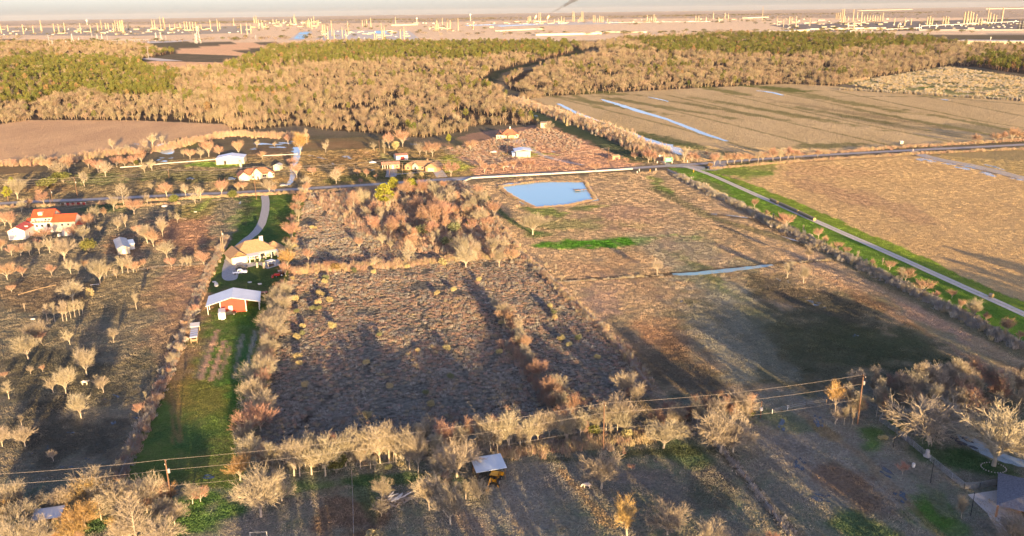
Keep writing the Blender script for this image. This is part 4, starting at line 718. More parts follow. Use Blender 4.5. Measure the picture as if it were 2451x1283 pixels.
# yellow shrubs dotted over the brush field
ys=[(706,590),(746,546),(755,546),(700,668),(780,668),(778,677),(762,698),(765,704),(774,706),(790,722),(789,720),(763,730),(705,720),(748,740),(763,740),(710,748),(725,784),(796,784),(724,800),(711,810),(715,858),(716,874),(730,925),(1018,944),(1031,972),(1077,906),(1068,838),(908,805),(1046,704),(1086,696),(1146,672),(1198,762),(1200,775),(1318,738),(1325,750),(1328,762),(1362,828),(1383,812),(1344,815),(1430,857),(895,655),(877,871),(1195,845),(848,650),(935,930),(880,1000),(690,720),(1000,840),(975,640),(1318,930)]
for i,(px,py) in enumerate(sorted(ys)):
    col='Y' if i%4 else 'P'; put_tree(px,py+3,0,'bush',col,'%s shrub, %s from left among shrubs dotting the brush field'%('yellow' if col=='Y' else 'grey green',ordw(i+1)),'shrubs dotting the brush field',1.0,None,random.Random(i).uniform(1.7,2.7))
# unseen pines and bare trees around the viewpoint, placed to shade the near ground
bk=[]; rb=random.Random(3)
def shade_pts(n,x0,x1,y0,y1,hs,pine):
    for _ in range(n):
        bk.append((rb.uniform(x0,x1),rb.uniform(y0,y1),0,rb.uniform(0,6.28),hs*rb.uniform(.85,1.1),hs*rb.uniform(.8,1.1),(7+rb.randrange(4)) if rb.random()<pine else rb.randrange(7)))
shade_pts(95,-130,170,-60,90,.9,.6); shade_pts(22,-20,150,40,88,1.25,.8)
def rightzone(n,y0,y1,o0,o1,hs,pine):
    for _ in range(n):
        y=rb.uniform(y0,y1); x=.62*y+rb.uniform(o0,o1); bk.append((x,y,0,rb.uniform(0,6.28),hs*rb.uniform(.85,1.1),hs*rb.uniform(.8,1.1),(7+rb.randrange(4)) if rb.random()<pine else rb.randrange(7)))
rightzone(85,40,200,44,150,1.2,.6)
bk=[b for b in bk if not (abs((b[0]+65)*.945+(b[1]-70)*.326)<11)]
scatter('near_woodland',bk,'unseen pine and hardwood wood around the viewpoint, placed to shade the pastures',woodc,'woodland')

TREEQ.sort(key=lambda q:-q[0])
for q in TREEQ[:298]: plant_tree(*q[1:])
rest=TREEQ[298:]; RM=[joined(*grow_tree(700+i,f,H=10,levels=4,tw=.05,dens=1.1),'yard_tree',bark,twig if i%3 else twig_pink) for i,f in enumerate(('round','vase','column','round','vase','broad'))]
restc=proto_collection('yard_tree',RM); fi={'round':(0,3),'vase':(1,4),'column':(2,2),'broad':(5,5)}
scatter('small_trees',[(q[9][0],q[9][1],0,random.uniform(0,6.28),q[10]/10*q[8],q[10]/10,random.choice(fi[q[4]])) for q in rest],'small bare trees and saplings scattered through yards, hedges and far fields',restc,'trees'); print('small',len(rest),'bushes etc',tree_count-298)
# ------------------------------------------------------------------ buildings
def simple(name,c,rough=.7,**k): return mat(name,c,rough,**k)
M=dict(white=simple('white_paint',(.62,.60,.55),.6,var=.06),cream=simple('cream_siding',(.54,.48,.35),.7,var=.08),tan_roof=simple('tan_shingles',(.34,.225,.125),.85,var=.16,scale=1.5),red_roof=simple('red_metal_roof',(.50,.085,.035),.5,var=.12,scale=.5),
 red=simple('red_siding',(.46,.05,.03),.65,var=.12,scale=.5),white_metal=simple('white_metal_roof',(.62,.64,.66),.35,var=.07,scale=.3,spec=.5),blue_metal=simple('galvanised_roof',(.50,.58,.64),.35,var=.06,scale=.4,spec=.6),grey_roof=simple('grey_metal_roof',(.40,.41,.42),.5,var=.15),
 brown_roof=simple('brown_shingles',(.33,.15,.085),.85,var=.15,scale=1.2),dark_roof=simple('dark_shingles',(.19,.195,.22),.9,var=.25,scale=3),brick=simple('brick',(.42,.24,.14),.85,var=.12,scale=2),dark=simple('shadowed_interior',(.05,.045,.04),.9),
 wood=simple('weathered_wood',(.42,.31,.19),.85,var=.2,scale=1.2),dwood=simple('dark_wood',(.13,.09,.06),.9),glass=simple('window_glass',(.04,.05,.06),.12,var=.02,spec=.8),pole=simple('creosoted_pole',(.17,.10,.065),.9,var=.15),steel=simple('galvanised_steel',(.42,.42,.42),.45,metal=.4),
 black=simple('black_paint',(.02,.02,.022),.4),rubber=simple('tyre_rubber',(.025,.025,.025),.8),carwhite=simple('white_car_paint',(.78,.79,.80),.25,var=.02,spec=.6),cardark=simple('dark_car_paint',(.03,.035,.05),.25,spec=.6),carblue=simple('blue_car_paint',(.04,.07,.16),.25,spec=.6),
 cargrey=simple('grey_car_paint',(.25,.26,.28),.3,spec=.6),yellow=simple('yellow_machine_paint',(.62,.30,.02),.5,var=.1),tred=simple('red_machine_paint',(.55,.035,.02),.45),orange=simple('orange_machine_paint',(.55,.14,.02),.5),green=simple('green_sign',(.02,.33,.17),.5,var=.02),
 tower=simple('pale_plant_steel',(.34,.28,.19),.6,var=.15,scale=.05),tower2=simple('grey_plant_steel',(.28,.27,.26),.6,var=.15,scale=.05),tank=simple('tank_white',(.42,.39,.34),.55,var=.06,scale=.05),darkt=simple('dark_tank',(.06,.065,.075),.6),roofw=simple('warehouse_roof',(.55,.50,.43),.55,var=.08,scale=.02),
 pool=simple('blue_basin_water',(.09,.33,.45),.3,var=.05),redgate=simple('red_gate',(.28,.03,.03),.7),conc2=conc,chk=simple('cream_hide',(.68,.58,.45),.9,var=.06,scale=2),debris=simple('grey_branches',(.36,.32,.28),.9),pipe=simple('pipe_white',(.6,.58,.55),.5),hay=simple('grey_hay',(.27,.24,.18),.95,var=.15,scale=3),hayend=simple('golden_hay_end',(.45,.31,.12),.95,var=.15,scale=4),fencew=simple('dull_white_boards',(.46,.43,.40),.8,var=.15,scale=.4),wire=simple('aluminium_wire',(.36,.32,.28),.5),warm=simple('salmon_siding',(.50,.26,.17),.8))
class Bld:
    def __init__(s,name,label,cat,l,r,group=None):
        A=Vector((*P(*l),0)); B=Vector((*P(*r),0)); d=(B-A); s.L=d.length; s.t=thing(name,label,cat,A,math.atan2(d.y,d.x),group)
    def wall(s,m,x0=0,x1=None,y0=0,y1=8,h=3,z0=0,gable=None,rise=0,name='wall'):
        x1=s.L if x1 is None else x1; b=MB()
        if gable is None: b.box(x0,x1,y0,y1,z0,h)
        elif gable=='y':   # ridge runs away from the viewer, gable triangle on the front
            xm=(x0+x1)/2; b.sideprism([(x0,z0),(x1,z0),(x1,h),(xm,h+rise),(x0,h)],y0,y1)
        else:
            ym=(y0+y1)/2; v=[(x,y,z) for x in (x0,x1) for y,z in ((y0,z0),(y1,z0),(y1,h),(ym,h+rise),(y0,h))]
            b.add(v,[(4,3,2,1,0),(5,6,7,8,9),(0,1,6,5),(1,2,7,6),(2,3,8,7),(3,4,9,8),(4,0,5,9)])
        return b.build(name,m,s.t)
    def roof(s,m,x0=0,x1=None,y0=0,y1=8,h=3,rise=1.5,kind='x',o=.5,t=.14,name='roof'):
        x1=s.L if x1 is None else x1; b=MB(); h=h+.03; e=rise*o/((y1-y0)/2 if kind in('x','hip') else (x1-x0)/2) if kind not in('flat','shed') else 0
        if kind=='x':
            ym=(y0+y1)/2; b.slab([(x0-o,y0-o,h-e),(x1+o,y0-o,h-e),(x1+o,ym,h+rise),(x0-o,ym,h+rise)],t); b.slab([(x0-o,ym+.01,h+rise),(x1+o,ym+.01,h+rise),(x1+o,y1+o,h-e),(x0-o,y1+o,h-e)],t)
        elif kind=='y':
            xm=(x0+x1)/2; b.slab([(x0-o,y0-o,h-e),(xm,y0-o,h+rise),(xm,y1+o,h+rise),(x0-o,y1+o,h-e)],t); b.slab([(xm+.01,y0-o,h+rise),(x1+o,y0-o,h-e),(x1+o,y1+o,h-e),(xm+.01,y1+o,h+rise)],t)
        elif kind=='hip':
            w=(y1-y0)/2+o; X0,X1,Y0,Y1=x0-o,x1+o,y0-o,y1+o; ym=(y0+y1)/2; r0,r1=X0+min(w,(X1-X0)/2-.1),X1-min(w,(X1-X0)/2-.1); z=h-e
            b.add([(X0,Y0,z),(X1,Y0,z),(X1,Y1,z),(X0,Y1,z),(r0,ym,h+rise),(r1,ym,h+rise)],[(0,1,5,4),(1,2,5),(2,3,4,5),(3,0,4),(3,2,1,0)])
        elif kind=='shed': b.slab([(x0-o,y0-o,h),(x1+o,y0-o,h),(x1+o,y1+o,h+rise),(x0-o,y1+o,h+rise)],t)
        else: b.slab([(x0-o,y0-o,h),(x1+o,y0-o,h),(x1+o,y1+o,h),(x0-o,y1+o,h)],t)
        return b.build(name,m,s.t)
    def open(s,kind,face,u,w,z0,h,y0=0,x1=None,m=None,fm=None):
        """window, door or garage door on the front ('F', at y0) or right wall ('R', at x1)"""
        x1=s.L if x1 is None else x1; m=m or (M['glass'] if kind=='window' else M['white']); fm=fm or M['white']; p=MB(); f=MB(); e=.03; q=.08
        if face=='F':
            p.box(u-w/2,u+w/2,y0-e,y0+.02,z0,z0+h); fr=((u-w/2-q,u-w/2,z0-q,z0+h+q),(u+w/2,u+w/2+q,z0-q,z0+h+q),(u-w/2,u+w/2,z0+h,z0+h+q),(u-w/2,u+w/2,z0-q,z0))
            for a,b_,c,d in fr[:4 if kind=='window' else 3]: f.box(a,b_,y0-e-.03,y0+.01,max(c,0.01),d)
        else:
            p.box(x1-.02,x1+e,u-w/2,u+w/2,z0,z0+h)
            for a,b_,c,d in ((u-w/2-q,u-w/2,z0-q,z0+h+q),(u+w/2,u+w/2+q,z0-q,z0+h+q),(u-w/2,u+w/2,z0+h,z0+h+q)): f.box(x1-.01,x1+e+.03,a,b_,max(c,0.01),d)
        o=p.build({'window':'window','door':'door','garage':'garage_door','opening':'doorway'}[kind],m,s.t); f.build('frame',fm,o); return o
    def posts(s,m,pts,h,w=.22,name='post'):
        for x,y in pts: MB().box(x-w/2,x+w/2,y-w/2,y+w/2,0,h).build(name,m,s.t)
# red barn with open lean-tos
b=Bld('barn','red metal barn with wide white gable roof and open lean-tos both sides','barn',(498,754),(622,742)); L=b.L; D=11.0; y1=D
xa,xb=L*.25,L*.74; hE,hR=3.3,5.6; xm=L*.48
hx=lambda x: hE+(hR-hE)*(1-abs(x-xm)/(xm if x<xm else L-xm))
MB().sideprism([(xa,0),(xb,0),(xb,hx(xb)),(xm,hR),(xa,hx(xa))],.15,y1-.2).build('wall',M['red'],b.t)
rf=MB(); rf.slab([(-.4,-.4,hE-.05),(xm,-.4,hR+.04),(xm,y1,hR+.04),(-.4,y1,hE-.05)],.12); rf.slab([(xm+.01,-.4,hR+.04),(L+.4,-.4,hE-.05),(L+.4,y1,hE-.05),(xm+.01,y1,hR+.04)],.12); rf.build('roof',M['white_metal'],b.t)
tr=MB(); tr.tube([(-.42,-.45,hE-.02),(xm,-.45,hR+.07),(L+.42,-.45,hE-.02)],.13,4); tr.build('trim',M['white'],b.t)
b.open('door','F',L*.44,1.2,0.05,2.4,y0=.15); b.posts(M['white'],[(.1,.1),(.1,D*.5),(.1,D-.3),(L-.1,.1),(L-.1,D*.35),(L-.1,D*.7),(L-.1,D-.3)],hE); b.posts(M['white'],[(xa,.05),(xb,.05)],hx(xa)-.1,.3,'corner_post')
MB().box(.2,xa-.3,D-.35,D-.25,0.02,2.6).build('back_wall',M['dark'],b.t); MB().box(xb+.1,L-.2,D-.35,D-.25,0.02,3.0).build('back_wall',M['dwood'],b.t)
# stored things
def rock(name,label,cat,px,py,r,m,h=.7,group=None):
    x,y=P(px,py); mb=MB(); rnd=random.Random(int(px)); mb.ball((0,0,h*.4),r,r*.8,h*.55,9,6); mb.v=[(a*rnd.uniform(.85,1.15),c*rnd.uniform(.85,1.15),max(z*rnd.uniform(.9,1.1),0)) for a,c,z in mb.v]; o=mb.build(name,m); o.location=(x,y,0); return tag(o,label,cat,group)
# trailer in front of the barn
def trailer():
    b=Bld('cargo_trailer','white enclosed cargo trailer parked in front of the red barn','trailer',(524,768),(541,766)); w=b.L
    MB().box(0,w,0,5.2,.5,2.7).build('body',M['white'],b.t); MB().box(.3,w*.45,.6,4.6,2.7,2.78).build('roof_panel',M['blue_metal'],b.t); MB().box(w*.35,w*.8,-.7,0,.45,.9).build('tongue',M['white'],b.t); MB().box(w-.06,w+.02,.2,5.0,.6,.75).build('stripe',M['red'],b.t)
    for x in (-.12,w+.12):
        for y in (2.3,3.2): o=MB().lathe([(.35,-.1),(.35,.1)],10).build('wheel',M['rubber'],b.t); o.rotation_euler=(0,math.pi/2,0); o.location=(x,y,.35)
trailer()
# long wooden pen shelter
b=Bld('animal_shelter','long low wooden animal shelter with white sheet roof beside the fence','shelter',(457,822),(473,820)); w=b.L
b.roof(M['white_metal'],0,w,0,9.5,1.9,.15,'flat',.15); b.roof(M['white'],-.2,w+.4,8.2,11.2,2.5,.2,'shed',.2,name='raised_roof'); b.posts(M['wood'],[(.1,.1),(w-.1,.1),(.1,3),(w-.1,3),(.1,6),(w-.1,6),(.1,9),(w-.1,9),(w+.3,11),(-.1,11)],1.9,.18)
rl=MB(); [rl.box(.1,w-.1,.0,.08,z,z+.12) for z in (.5,1.1)]; [rl.box(w-.12,w-.04,.1,9,z,z+.12) for z in (.5,1.1)]; rl.build('rail',M['wood'],b.t); MB().box(.3,w-.3,2,9,0.02,.5).build('pen_floor',M['wood'],b.t)
rfm=MB(); [rfm.box(-.2,w+.2,y,y+.14,2.09,2.15) for y in (1.2,3.1,5.0,6.9)]; rfm.build('roof_batten',M['dwood'],b.t)
# tan hipped house
b=Bld('brick_house','large tan hip-roofed house with white back porch and tall chimney','house',(556,634),(690,611)); L=b.L
b.wall(M['cream'],0,L*.27,0,10,2.9); b.roof(M['tan_roof'],0,L*.27,0,10,2.9,2.4,'y',.6); b.wall(M['cream'],L*.2,L*.84,3,13,2.9,name='wall'); b.roof(M['tan_roof'],L*.1,L*.84,2.0,14,2.95,4.3,'hip',.6); b.wall(M['cream'],L*.8,L,3.5,10,2.9); b.roof(M['tan_roof'],L*.68,L,3.5,11,2.92,2.6,'hip',.5)
b.roof(M['white_metal'],L*.28,L*.47,-1.6,2.6,2.6,.35,'shed',.1,name='porch_roof'); b.roof(M['white'],L*.47,L*.83,.4,2.2,2.7,.25,'shed',.1,name='porch_roof')
b.posts(M['white'],[(L*f,-1.5) for f in (.29,.38,.46)]+[(L*f,.5) for f in (.50,.60,.70,.82)],2.6,.35)
c=MB().box(L*.60,L*.66,7.2,8.2,4.5,8.3); ch=c.build('chimney',M['white'],b.t); MB().box(L*.595,L*.665,7.1,8.3,8.3,8.45).build('cap',M['cream'],ch)
b.open('garage','F',L*.13,L*.2,.05,2.3,m=M['white']); [b.open('window','F',L*f,1.5,.8,1.4,y0=3) for f in (.34,.42,.5,.58)]; b.open('window','F',L*.90,1.5,1,1.2,y0=3.5); b.open('door','F',L*.74,1.8,.05,2.1,y0=3,m=M['glass'])
for f in (.345,.36,.375): MB().lathe([(.09,0),(.09,1.0)],6,(L*f,11,4.9)).build('roof_vent',M['white'],b.t)
for f in (.48,.56): MB().box(L*f,L*f+.35,11,11.35,6,6.5).build('roof_vent',M['white'],b.t)
S(sheet('patio',[(590,630),(640,624),(668,621),(672,634),(640,644),(622,634),(594,640)],conc,.05,sm=False))
b=Bld('pergola','small white flat-topped pergola on the patio behind the tan house','pergola',(642,641),(660,636)); b.roof(M['white_metal'],0,b.L,0,2.6,2.3,.1,'flat',.1); b.posts(M['white'],[(.1,.1),(b.L-.1,.1),(.1,2.5),(b.L-.1,2.5)],2.3,.2)
MB().box(.5,b.L-.5,.6,1.6,.02,.8).build('table',M['dwood'],b.t)
# red farmhouse
b=Bld('farmhouse','sprawling white farmhouse of several wings with bright red metal roofs','farmhouse',(79,558),(183,553)); L=b.L
b.wall(M['white'],0,L,0,9,4.9); b.wall(M['white'],L*.47,L,0,9,4.9+.01,gable='x',rise=2.9,name='gable_wall'); b.roof(M['red_roof'],L*.46,L*.99,0,9,4.9,2.9,'x',.3)
b.wall(M['cream'],-L*.02,L*.46,2.2,12,7.0,4.9,gable='x',rise=3.0,name='upper_wall'); b.roof(M['red_roof'],-L*.02,L*.47,2.2,12,7.0,3.0,'x',.3)
b.roof(M['wood'],0,L*.46,0,2.1,4.95,.25,'shed',.1,name='balcony_floor'); rl=MB(); rl.box(0,L*.46,.02,.1,6.0,6.1); [rl.box(x,x+.1,.02,.1,5.1,6.0) for x in np.arange(0,L*.46,1.4)]; rl.build('balcony_rail',M['white'],b.t)
MB().box(L*.12,L*.22,3.4,5.8,7.2,9.4).build('dormer',M['cream'],b.t); b.wall(M['white'],-L*.16,-L*.02,3,8,5.2); b.roof(M['red_roof'],-L*.16,-L*.02,3,8,5.2,1.0,'x',.3)
b.roof(M['red_roof'],L*1.0,L*1.2,0,5,3.1,.7,'shed',.1,name='porch_roof'); b.posts(M['white'],[(L*1.19,.1),(L*1.19,4.9)],3.1); b.open('opening','F',L*.39,1.5,2.4,2.2,m=M['dark']); 
for f in (.12,.24,.7,.84): b.open('window','F',L*f,1.1,2.9,1.2)
for f in (.06,.3,.38): b.open('window','F',L*f,1.0,5.3,1.1,y0=2.2)
b=Bld('white_outbuilding','white gabled outbuilding with red roof at the farmhouse corner','outbuilding',(22,575),(62,573)); L=b.L
b.wall(M['white'],0,L,0,11,4.3,gable='y',rise=1.8); b.roof(M['red_roof'],0,L,0,11,4.3,1.8,'y',.3); MB().box(L*.72,L*.99,4.9,5.2,4.95,5.4).build('roof_ridge_strip',M['white'],b.t)
for f in (.3,.52): b.open('window','F',L*f,.5,4.0,.5)
b.open('window','F',L*.45,.6,1.6,.6); b.open('door','R',5,1.0,.05,2.2,m=M['redgate'])
b=Bld('round_tent','low grey canvas covered dome between the farmhouse trees','tent',(143,566),(172,564)); MB().ball((b.L/2,3,0),b.L/2,3,3.0,12,8).build('cover',M['grey_roof'],b.t); MB().box(-.8,.4,-.3,.8,0.02,1.3).build('box',M['white'],b.t)
# grey roofed shed
b=Bld('shed','long grey metal-roofed shed half hidden among paddock trees','shed',(283,610),(312,606)); L=b.L
b.wall(M['cream'],0,L,0,17,2.8,gable='y',rise=.9); b.roof(M['grey_roof'],0,L,0,17,2.8,.9,'y',.35); b.wall(M['white'],L,L+2.5,6,14,2.6,name='lean_to'); b.roof(M['blue_metal'],L+.4,L+2.6,6,14,2.62,.2,'flat',.2,name='lean_to_roof'); b.open('door','F',L*.5,1.0,.05,2)
# roadside house
b=Bld('roadside_house','cream gabled roadside house with brown shingle roof','house',(572,433),(662,425)); L=b.L
b.wall(M['cream'],L*.05,L*.95,2,12,2.9); b.roof(M['brown_roof'],L*.04,L*.97,2,12,2.9,3.2,'hip',.5)
b.wall(M['cream'],0,L*.27,-2,8,2.9,gable='y',rise=2.4,name='garage_wall'); b.roof(M['brown_roof'],0,L*.27,-2,9,2.9,2.4,'y',.4); b.wall(M['cream'],L*.34,L*.63,.5,8,3.1,gable='y',rise=3.6,name='gable_wall'); b.roof(M['brown_roof'],L*.34,L*.63,.5,9,3.1,3.6,'y',.4)
b.wall(M['white'],L*.44,L*.56,-.8,1,2.6,gable='y',rise=1.2,name='entry_wall'); b.roof(M['cream'],L*.44,L*.56,-.8,1,2.6,1.2,'y',.2,name='entry_roof'); b.wall(M['white'],L*.78,L*.9,1.0,3,2.7,gable='y',rise=1.3,name='dormer_wall')
for f in (.38,.67,.72,.93): b.open('window','F',L*f,1.1,.9,1.3,y0=.5 if f<.6 else 2)
b.open('garage','F',L*.14,3.2,.05,2.2,y0=-2); b.open('door','F',L*.5,1,.05,2,y0=-.8,m=M['dwood'])
def simpleb(name,label,cat,l,r,D,h,rise,kind,wm,rm,opens=(),o=.3,gable=None):
    b=Bld(name,label,cat,l,r); b.wall(wm,0,None,0,D,h,gable=gable,rise=rise if gable else 0); b.roof(rm,0,None,0,D,h,rise,kind,o)
    for q in opens: b.open(*q)
    return b
simpleb('white_barn','white metal barn with pale roof north-west of the roadside house','barn',(518,395),(585,392),14,4.3,1.6,'y',M['cream'],M['white_metal'],[('opening','F',6,1.6,.05,2.6,0,None,M['dark'])],gable='y')
simpleb('garden_shed','tall narrow cream garden shed behind the roadside house','shed',(655,408),(670,408),6,3.2,1.0,'y',M['cream'],M['grey_roof'],[('door','F',1.6,1,.05,2)],gable='y')
b=simpleb('storage_building','small white building with red door and pinkish roof','storage building',(949,384),(977,382),9,3.2,.8,'x',M['white'],M['warm'],[('door','F',4.4,3.0,.05,2.4,0,None,M['redgate'])])
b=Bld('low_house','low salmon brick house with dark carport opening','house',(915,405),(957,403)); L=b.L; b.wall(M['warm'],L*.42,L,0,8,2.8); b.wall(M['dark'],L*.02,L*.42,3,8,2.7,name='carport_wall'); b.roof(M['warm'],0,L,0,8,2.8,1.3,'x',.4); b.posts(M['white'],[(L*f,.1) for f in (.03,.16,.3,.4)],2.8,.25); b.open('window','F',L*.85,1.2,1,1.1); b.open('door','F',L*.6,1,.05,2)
b=Bld('ranch_house','tan roofed brick ranch house with front gables by curved drive','house',(969,407),(1048,410)); L=b.L
b.wall(M['brick'],0,L*.9,2,12,2.8); b.roof(M['tan_roof'],0,L*.92,2,12,2.8,2.6,'hip',.5); b.wall(M['brick'],L*.66,L,-2,10,2.8,gable='y',rise=2.5,name='garage_wall'); b.roof(M['tan_roof'],L*.66,L,-2,10,2.8,2.5,'y',.5); b.wall(M['brick'],0,L*.2,0,8,2.8,gable='y',rise=1.8,name='wing_wall'); b.roof(M['tan_roof'],0,L*.2,0,10,2.8,1.8,'y',.4); b.wall(M['cream'],L*.22,L*.4,.6,6,2.8,gable='y',rise=1.9,name='entry_wall'); b.roof(M['tan_roof'],L*.22,L*.4,.6,6,2.8,1.9,'y',.3)
b.open('window','F',L*.31,1.4,.8,1.5,y0=.6); b.open('window','F',L*.1,1.4,.8,1.3); b.open('garage','F',L*.83,4,.05,2.2,y0=-2,m=M['cream']); b.open('window','F',L*.5,1.4,.8,1.4,y0=2); MB().box(L*.55,L*.58,8,9,5,6.6).build('chimney',M['brick'],b.t)
b=Bld('far_house','brown tile-roofed house with chimney at the end of the long drive','house',(1188,333),(1241,332)); L=b.L
b.wall(M['cream'],0,L*.32,0,10,3.2); b.roof(M['brown_roof'],0,L*.32,0,11,3.2,3.0,'y',.5); b.wall(M['cream'],L*.25,L,3,14,3.4); b.roof(M['brown_roof'],L*.22,L,3,14,3.4,3.6,'hip',.5); b.wall(M['cream'],L*.55,L*.85,-1,4,3,name='porte_cochere'); b.roof(M['brown_roof'],L*.42,L*.88,-1,4,3,1.5,'hip',.4); MB().box(L*.62,L*.67,9,10.2,5,8.8).build('chimney',M['white'],b.t)
for f in (.08,.2): b.open('window','F',L*f,1.3,.9,1.6)
b.open('window','F',L*.93,1.2,1.0,1.6,y0=3); b.open('garage','F',L*.7,4.2,.05,2.3,y0=-1,m=M['brick'])
b=Bld('metal_garage','cream metal garage with pale pink roof beside the long drive','garage',(1236,377),(1270,376)); L=b.L; b.wall(M['cream'],0,L,0,13,4.4); b.roof(M['white_metal'],-.8,L+.8,0,13,4.4,.9,'y',.5); b.wall(M['blue_metal'],-2.6,-.02,3,12,2.8,name='lean_to')
b=Bld('hilltop_shed','small square cream shed near the wood edge','shed',(1294,307),(1309,307)); b.wall(M['cream'],0,None,0,6,4.6); b.roof(M['wood'],0,None,0,6,4.6,.5,'shed',.5); MB().box(-4,0,1,5,0.02,3.6).build('lean_to',M['dark'],b.t)
b=Bld('ruined_cabin','low salmon coloured cabin ruin behind the utility pole','cabin',(1466,383),(1484,381)); b.wall(M['warm'],0,None,0,4,2.4); b.roof(M['wood'],0,None,0,4,2.4,.6,'x',.2); b.wall(M['dark'],b.L,b.L+3,0,4,2.3,name='annex')
b=Bld('field_hut','tiny cream hut in the brush north of the road','hut',(2155,345),(2162,345)); b.wall(M['cream'],0,None,0,2.5,1.9); b.roof(M['white'],0,None,0,2.5,1.9,.3,'shed',.2)
b=Bld('well_box','small white box hut in the brush field corner','hut',(1122,548),(1131,547)); b.wall(M['white'],0,None,0,1.8,1.9); b.roof(M['white_metal'],0,None,0,1.8,1.9,.1,'flat',.1)
# sheds of the foreground
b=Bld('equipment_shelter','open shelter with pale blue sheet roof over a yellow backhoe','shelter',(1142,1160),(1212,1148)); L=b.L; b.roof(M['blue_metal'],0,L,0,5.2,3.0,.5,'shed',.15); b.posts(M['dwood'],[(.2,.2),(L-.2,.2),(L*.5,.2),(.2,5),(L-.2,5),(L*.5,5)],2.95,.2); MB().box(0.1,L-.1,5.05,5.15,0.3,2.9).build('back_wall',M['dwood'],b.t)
b=Bld('lean_shed','rusty white sheet-roofed shed in the bottom left corner','shed',(80,1272),(149,1262)); L=b.L; b.roof(M['white_metal'],0,L,0,3.4,2.4,.4,'shed',.15); b.posts(M['white'],[(.2,.2),(L-.2,.2),(.2,3.2),(L-.2,3.2),(L*.5,.2)],2.4,.18); MB().box(.2,L-.2,3.1,3.2,.05,2.3).build('back_wall',M['dwood'],b.t)
# corner house lower right
x0,y0=P(2440,1255); t=thing('corner_house','dark shingled house with concrete patio in the bottom right corner','house',(*P(2385,1238),0),math.radians(-31)); 
MB().box(1.5,16,5,13,0,2.8).build('wall',M['brick'],t); h=MB(); h.add([(-.4,-.2,2.85),(18,-.2,2.85),(18,14,2.85),(-.4,14,2.85),(9,7,6.2),(12,7,6.2)],[(0,1,5,4),(1,2,5),(2,3,4,5),(3,0,4),(3,2,1,0)]); h.build('roof',M['dark_roof'],t); MB().box(-.3,.1,-.1,.3,0,2.84).build('porch_post',M['brick'],t)
S(sheet('patio',[(2316,1184),(2390,1173),(2440,1215),(2470,1290),(2400,1290),(2362,1228)],conc,.05,sm=False))
# ------------------------------------------------------------------ vehicles and machines
def wheel(parent,x,y,r=.36,w=.24,name='wheel'):
    o=MB().lathe([(r*.7,-w/2-.01),(r,-w/2+.02),(r,w/2-.02),(r*.7,w/2+.01)],12).build(name,M['rubber'],parent); o.rotation_euler=(math.pi/2,0,0); o.location=(x,y,r); hub=MB().lathe([(r*.5,-w/2-.03),(r*.5,w/2+.03)],8).build('rim',M['steel'],o); return o
def car(label,px,py,rz,paint,kind='suv',group=None,name='parked_car'):
    t=thing(name,label,'pickup truck' if kind=='pickup' else 'car',(*P(px,py),0),rz,group)
    if kind=='pickup':
        body=[(-2.8,.5),(-2.8,1.15),(-1.0,1.2),(-1.0,1.15),(1.2,1.15),(2.6,1.05),(2.8,.85),(2.8,.5)]; cab=[(-.95,1.15),(-.8,1.85),(.5,1.85),(1.25,1.15)]
        MB().sideprism(body,-.98,.98).build('body',paint,t); MB().sideprism(cab,-.88,.88).build('cabin',paint,t); MB().box(-2.65,-1.08,-.8,.8,1.1,1.24).build('bed_cover',M['black'],t)
        MB().sideprism([(-.78,1.22),(-.68,1.72),(.42,1.72),(.98,1.22)],-.9,.9).build('side_window',M['glass'],t); xs=(-1.85,1.85)
    else:
        body=[(-2.3,.4),(-2.35,1.05),(1.0,1.05),(2.15,.9),(2.3,.7),(2.3,.4)]; cab=[(-2.2,1.05),(-1.9,1.65),(.2,1.65),(1.1,1.05)]
        if kind=='sedan': cab=[(-1.7,1.05),(-1.1,1.45),(.2,1.45),(1.0,1.05)]
        MB().sideprism(body,-.9,.9).build('body',paint,t); MB().sideprism(cab,-.78,.78).build('cabin',paint,t); zt=1.57 if kind!='sedan' else 1.38
        MB().sideprism([(cab[0][0]+.12,1.1),(cab[1][0]+.06,zt),(.14,zt),(.92,1.1)],-.8,.8).build('side_window',M['glass'],t); xs=(-1.4,1.4)
    for x in xs:
        for y in (-.88,.88): wheel(t,x,y)
    fx=2.78 if kind=='pickup' else 2.28
    for y in (-.7,.7): MB().box(fx,fx+.05,y-.16,y+.16,.72,.88).build('headlight',M['white'],t)
    return t
car('white pickup truck with black bed cover on the gravel drive',575,655,math.radians(12),M['carwhite'],'pickup')
car('dark blue car parked just behind the white pickup truck',579,645,math.radians(12),M['cardark'],'suv')
car('dark blue car parked west of the roadside house',556,431,math.radians(10),M['carblue'],'suv')
car('small dark car in the shade of the white barn yard',456,431,math.radians(5),M['cardark'],'sedan')
car('grey car waiting where the wet lane meets the road',680,446,math.radians(8),M['cargrey'],'sedan')
car('black car in front of the ranch house garage',1002,412,math.radians(5),M['black'],'suv')
car('dark car under trees at the north side of the road',1210,401,math.radians(5),M['cargrey'],'sedan')
car('white car among the trees beside the metal garage',1181,366,math.radians(160),M['carwhite'],'sedan')
car('white car parked near the salmon brick house',893,391,math.radians(8),M['carwhite'],'sedan')
car('dark car with pale roof before the far house',1217,338,math.radians(40),M['cardark'],'suv')
car('black utility vehicle behind the white cargo trailer',549,754,math.radians(30),M['black'],'suv',name='utility_vehicle')
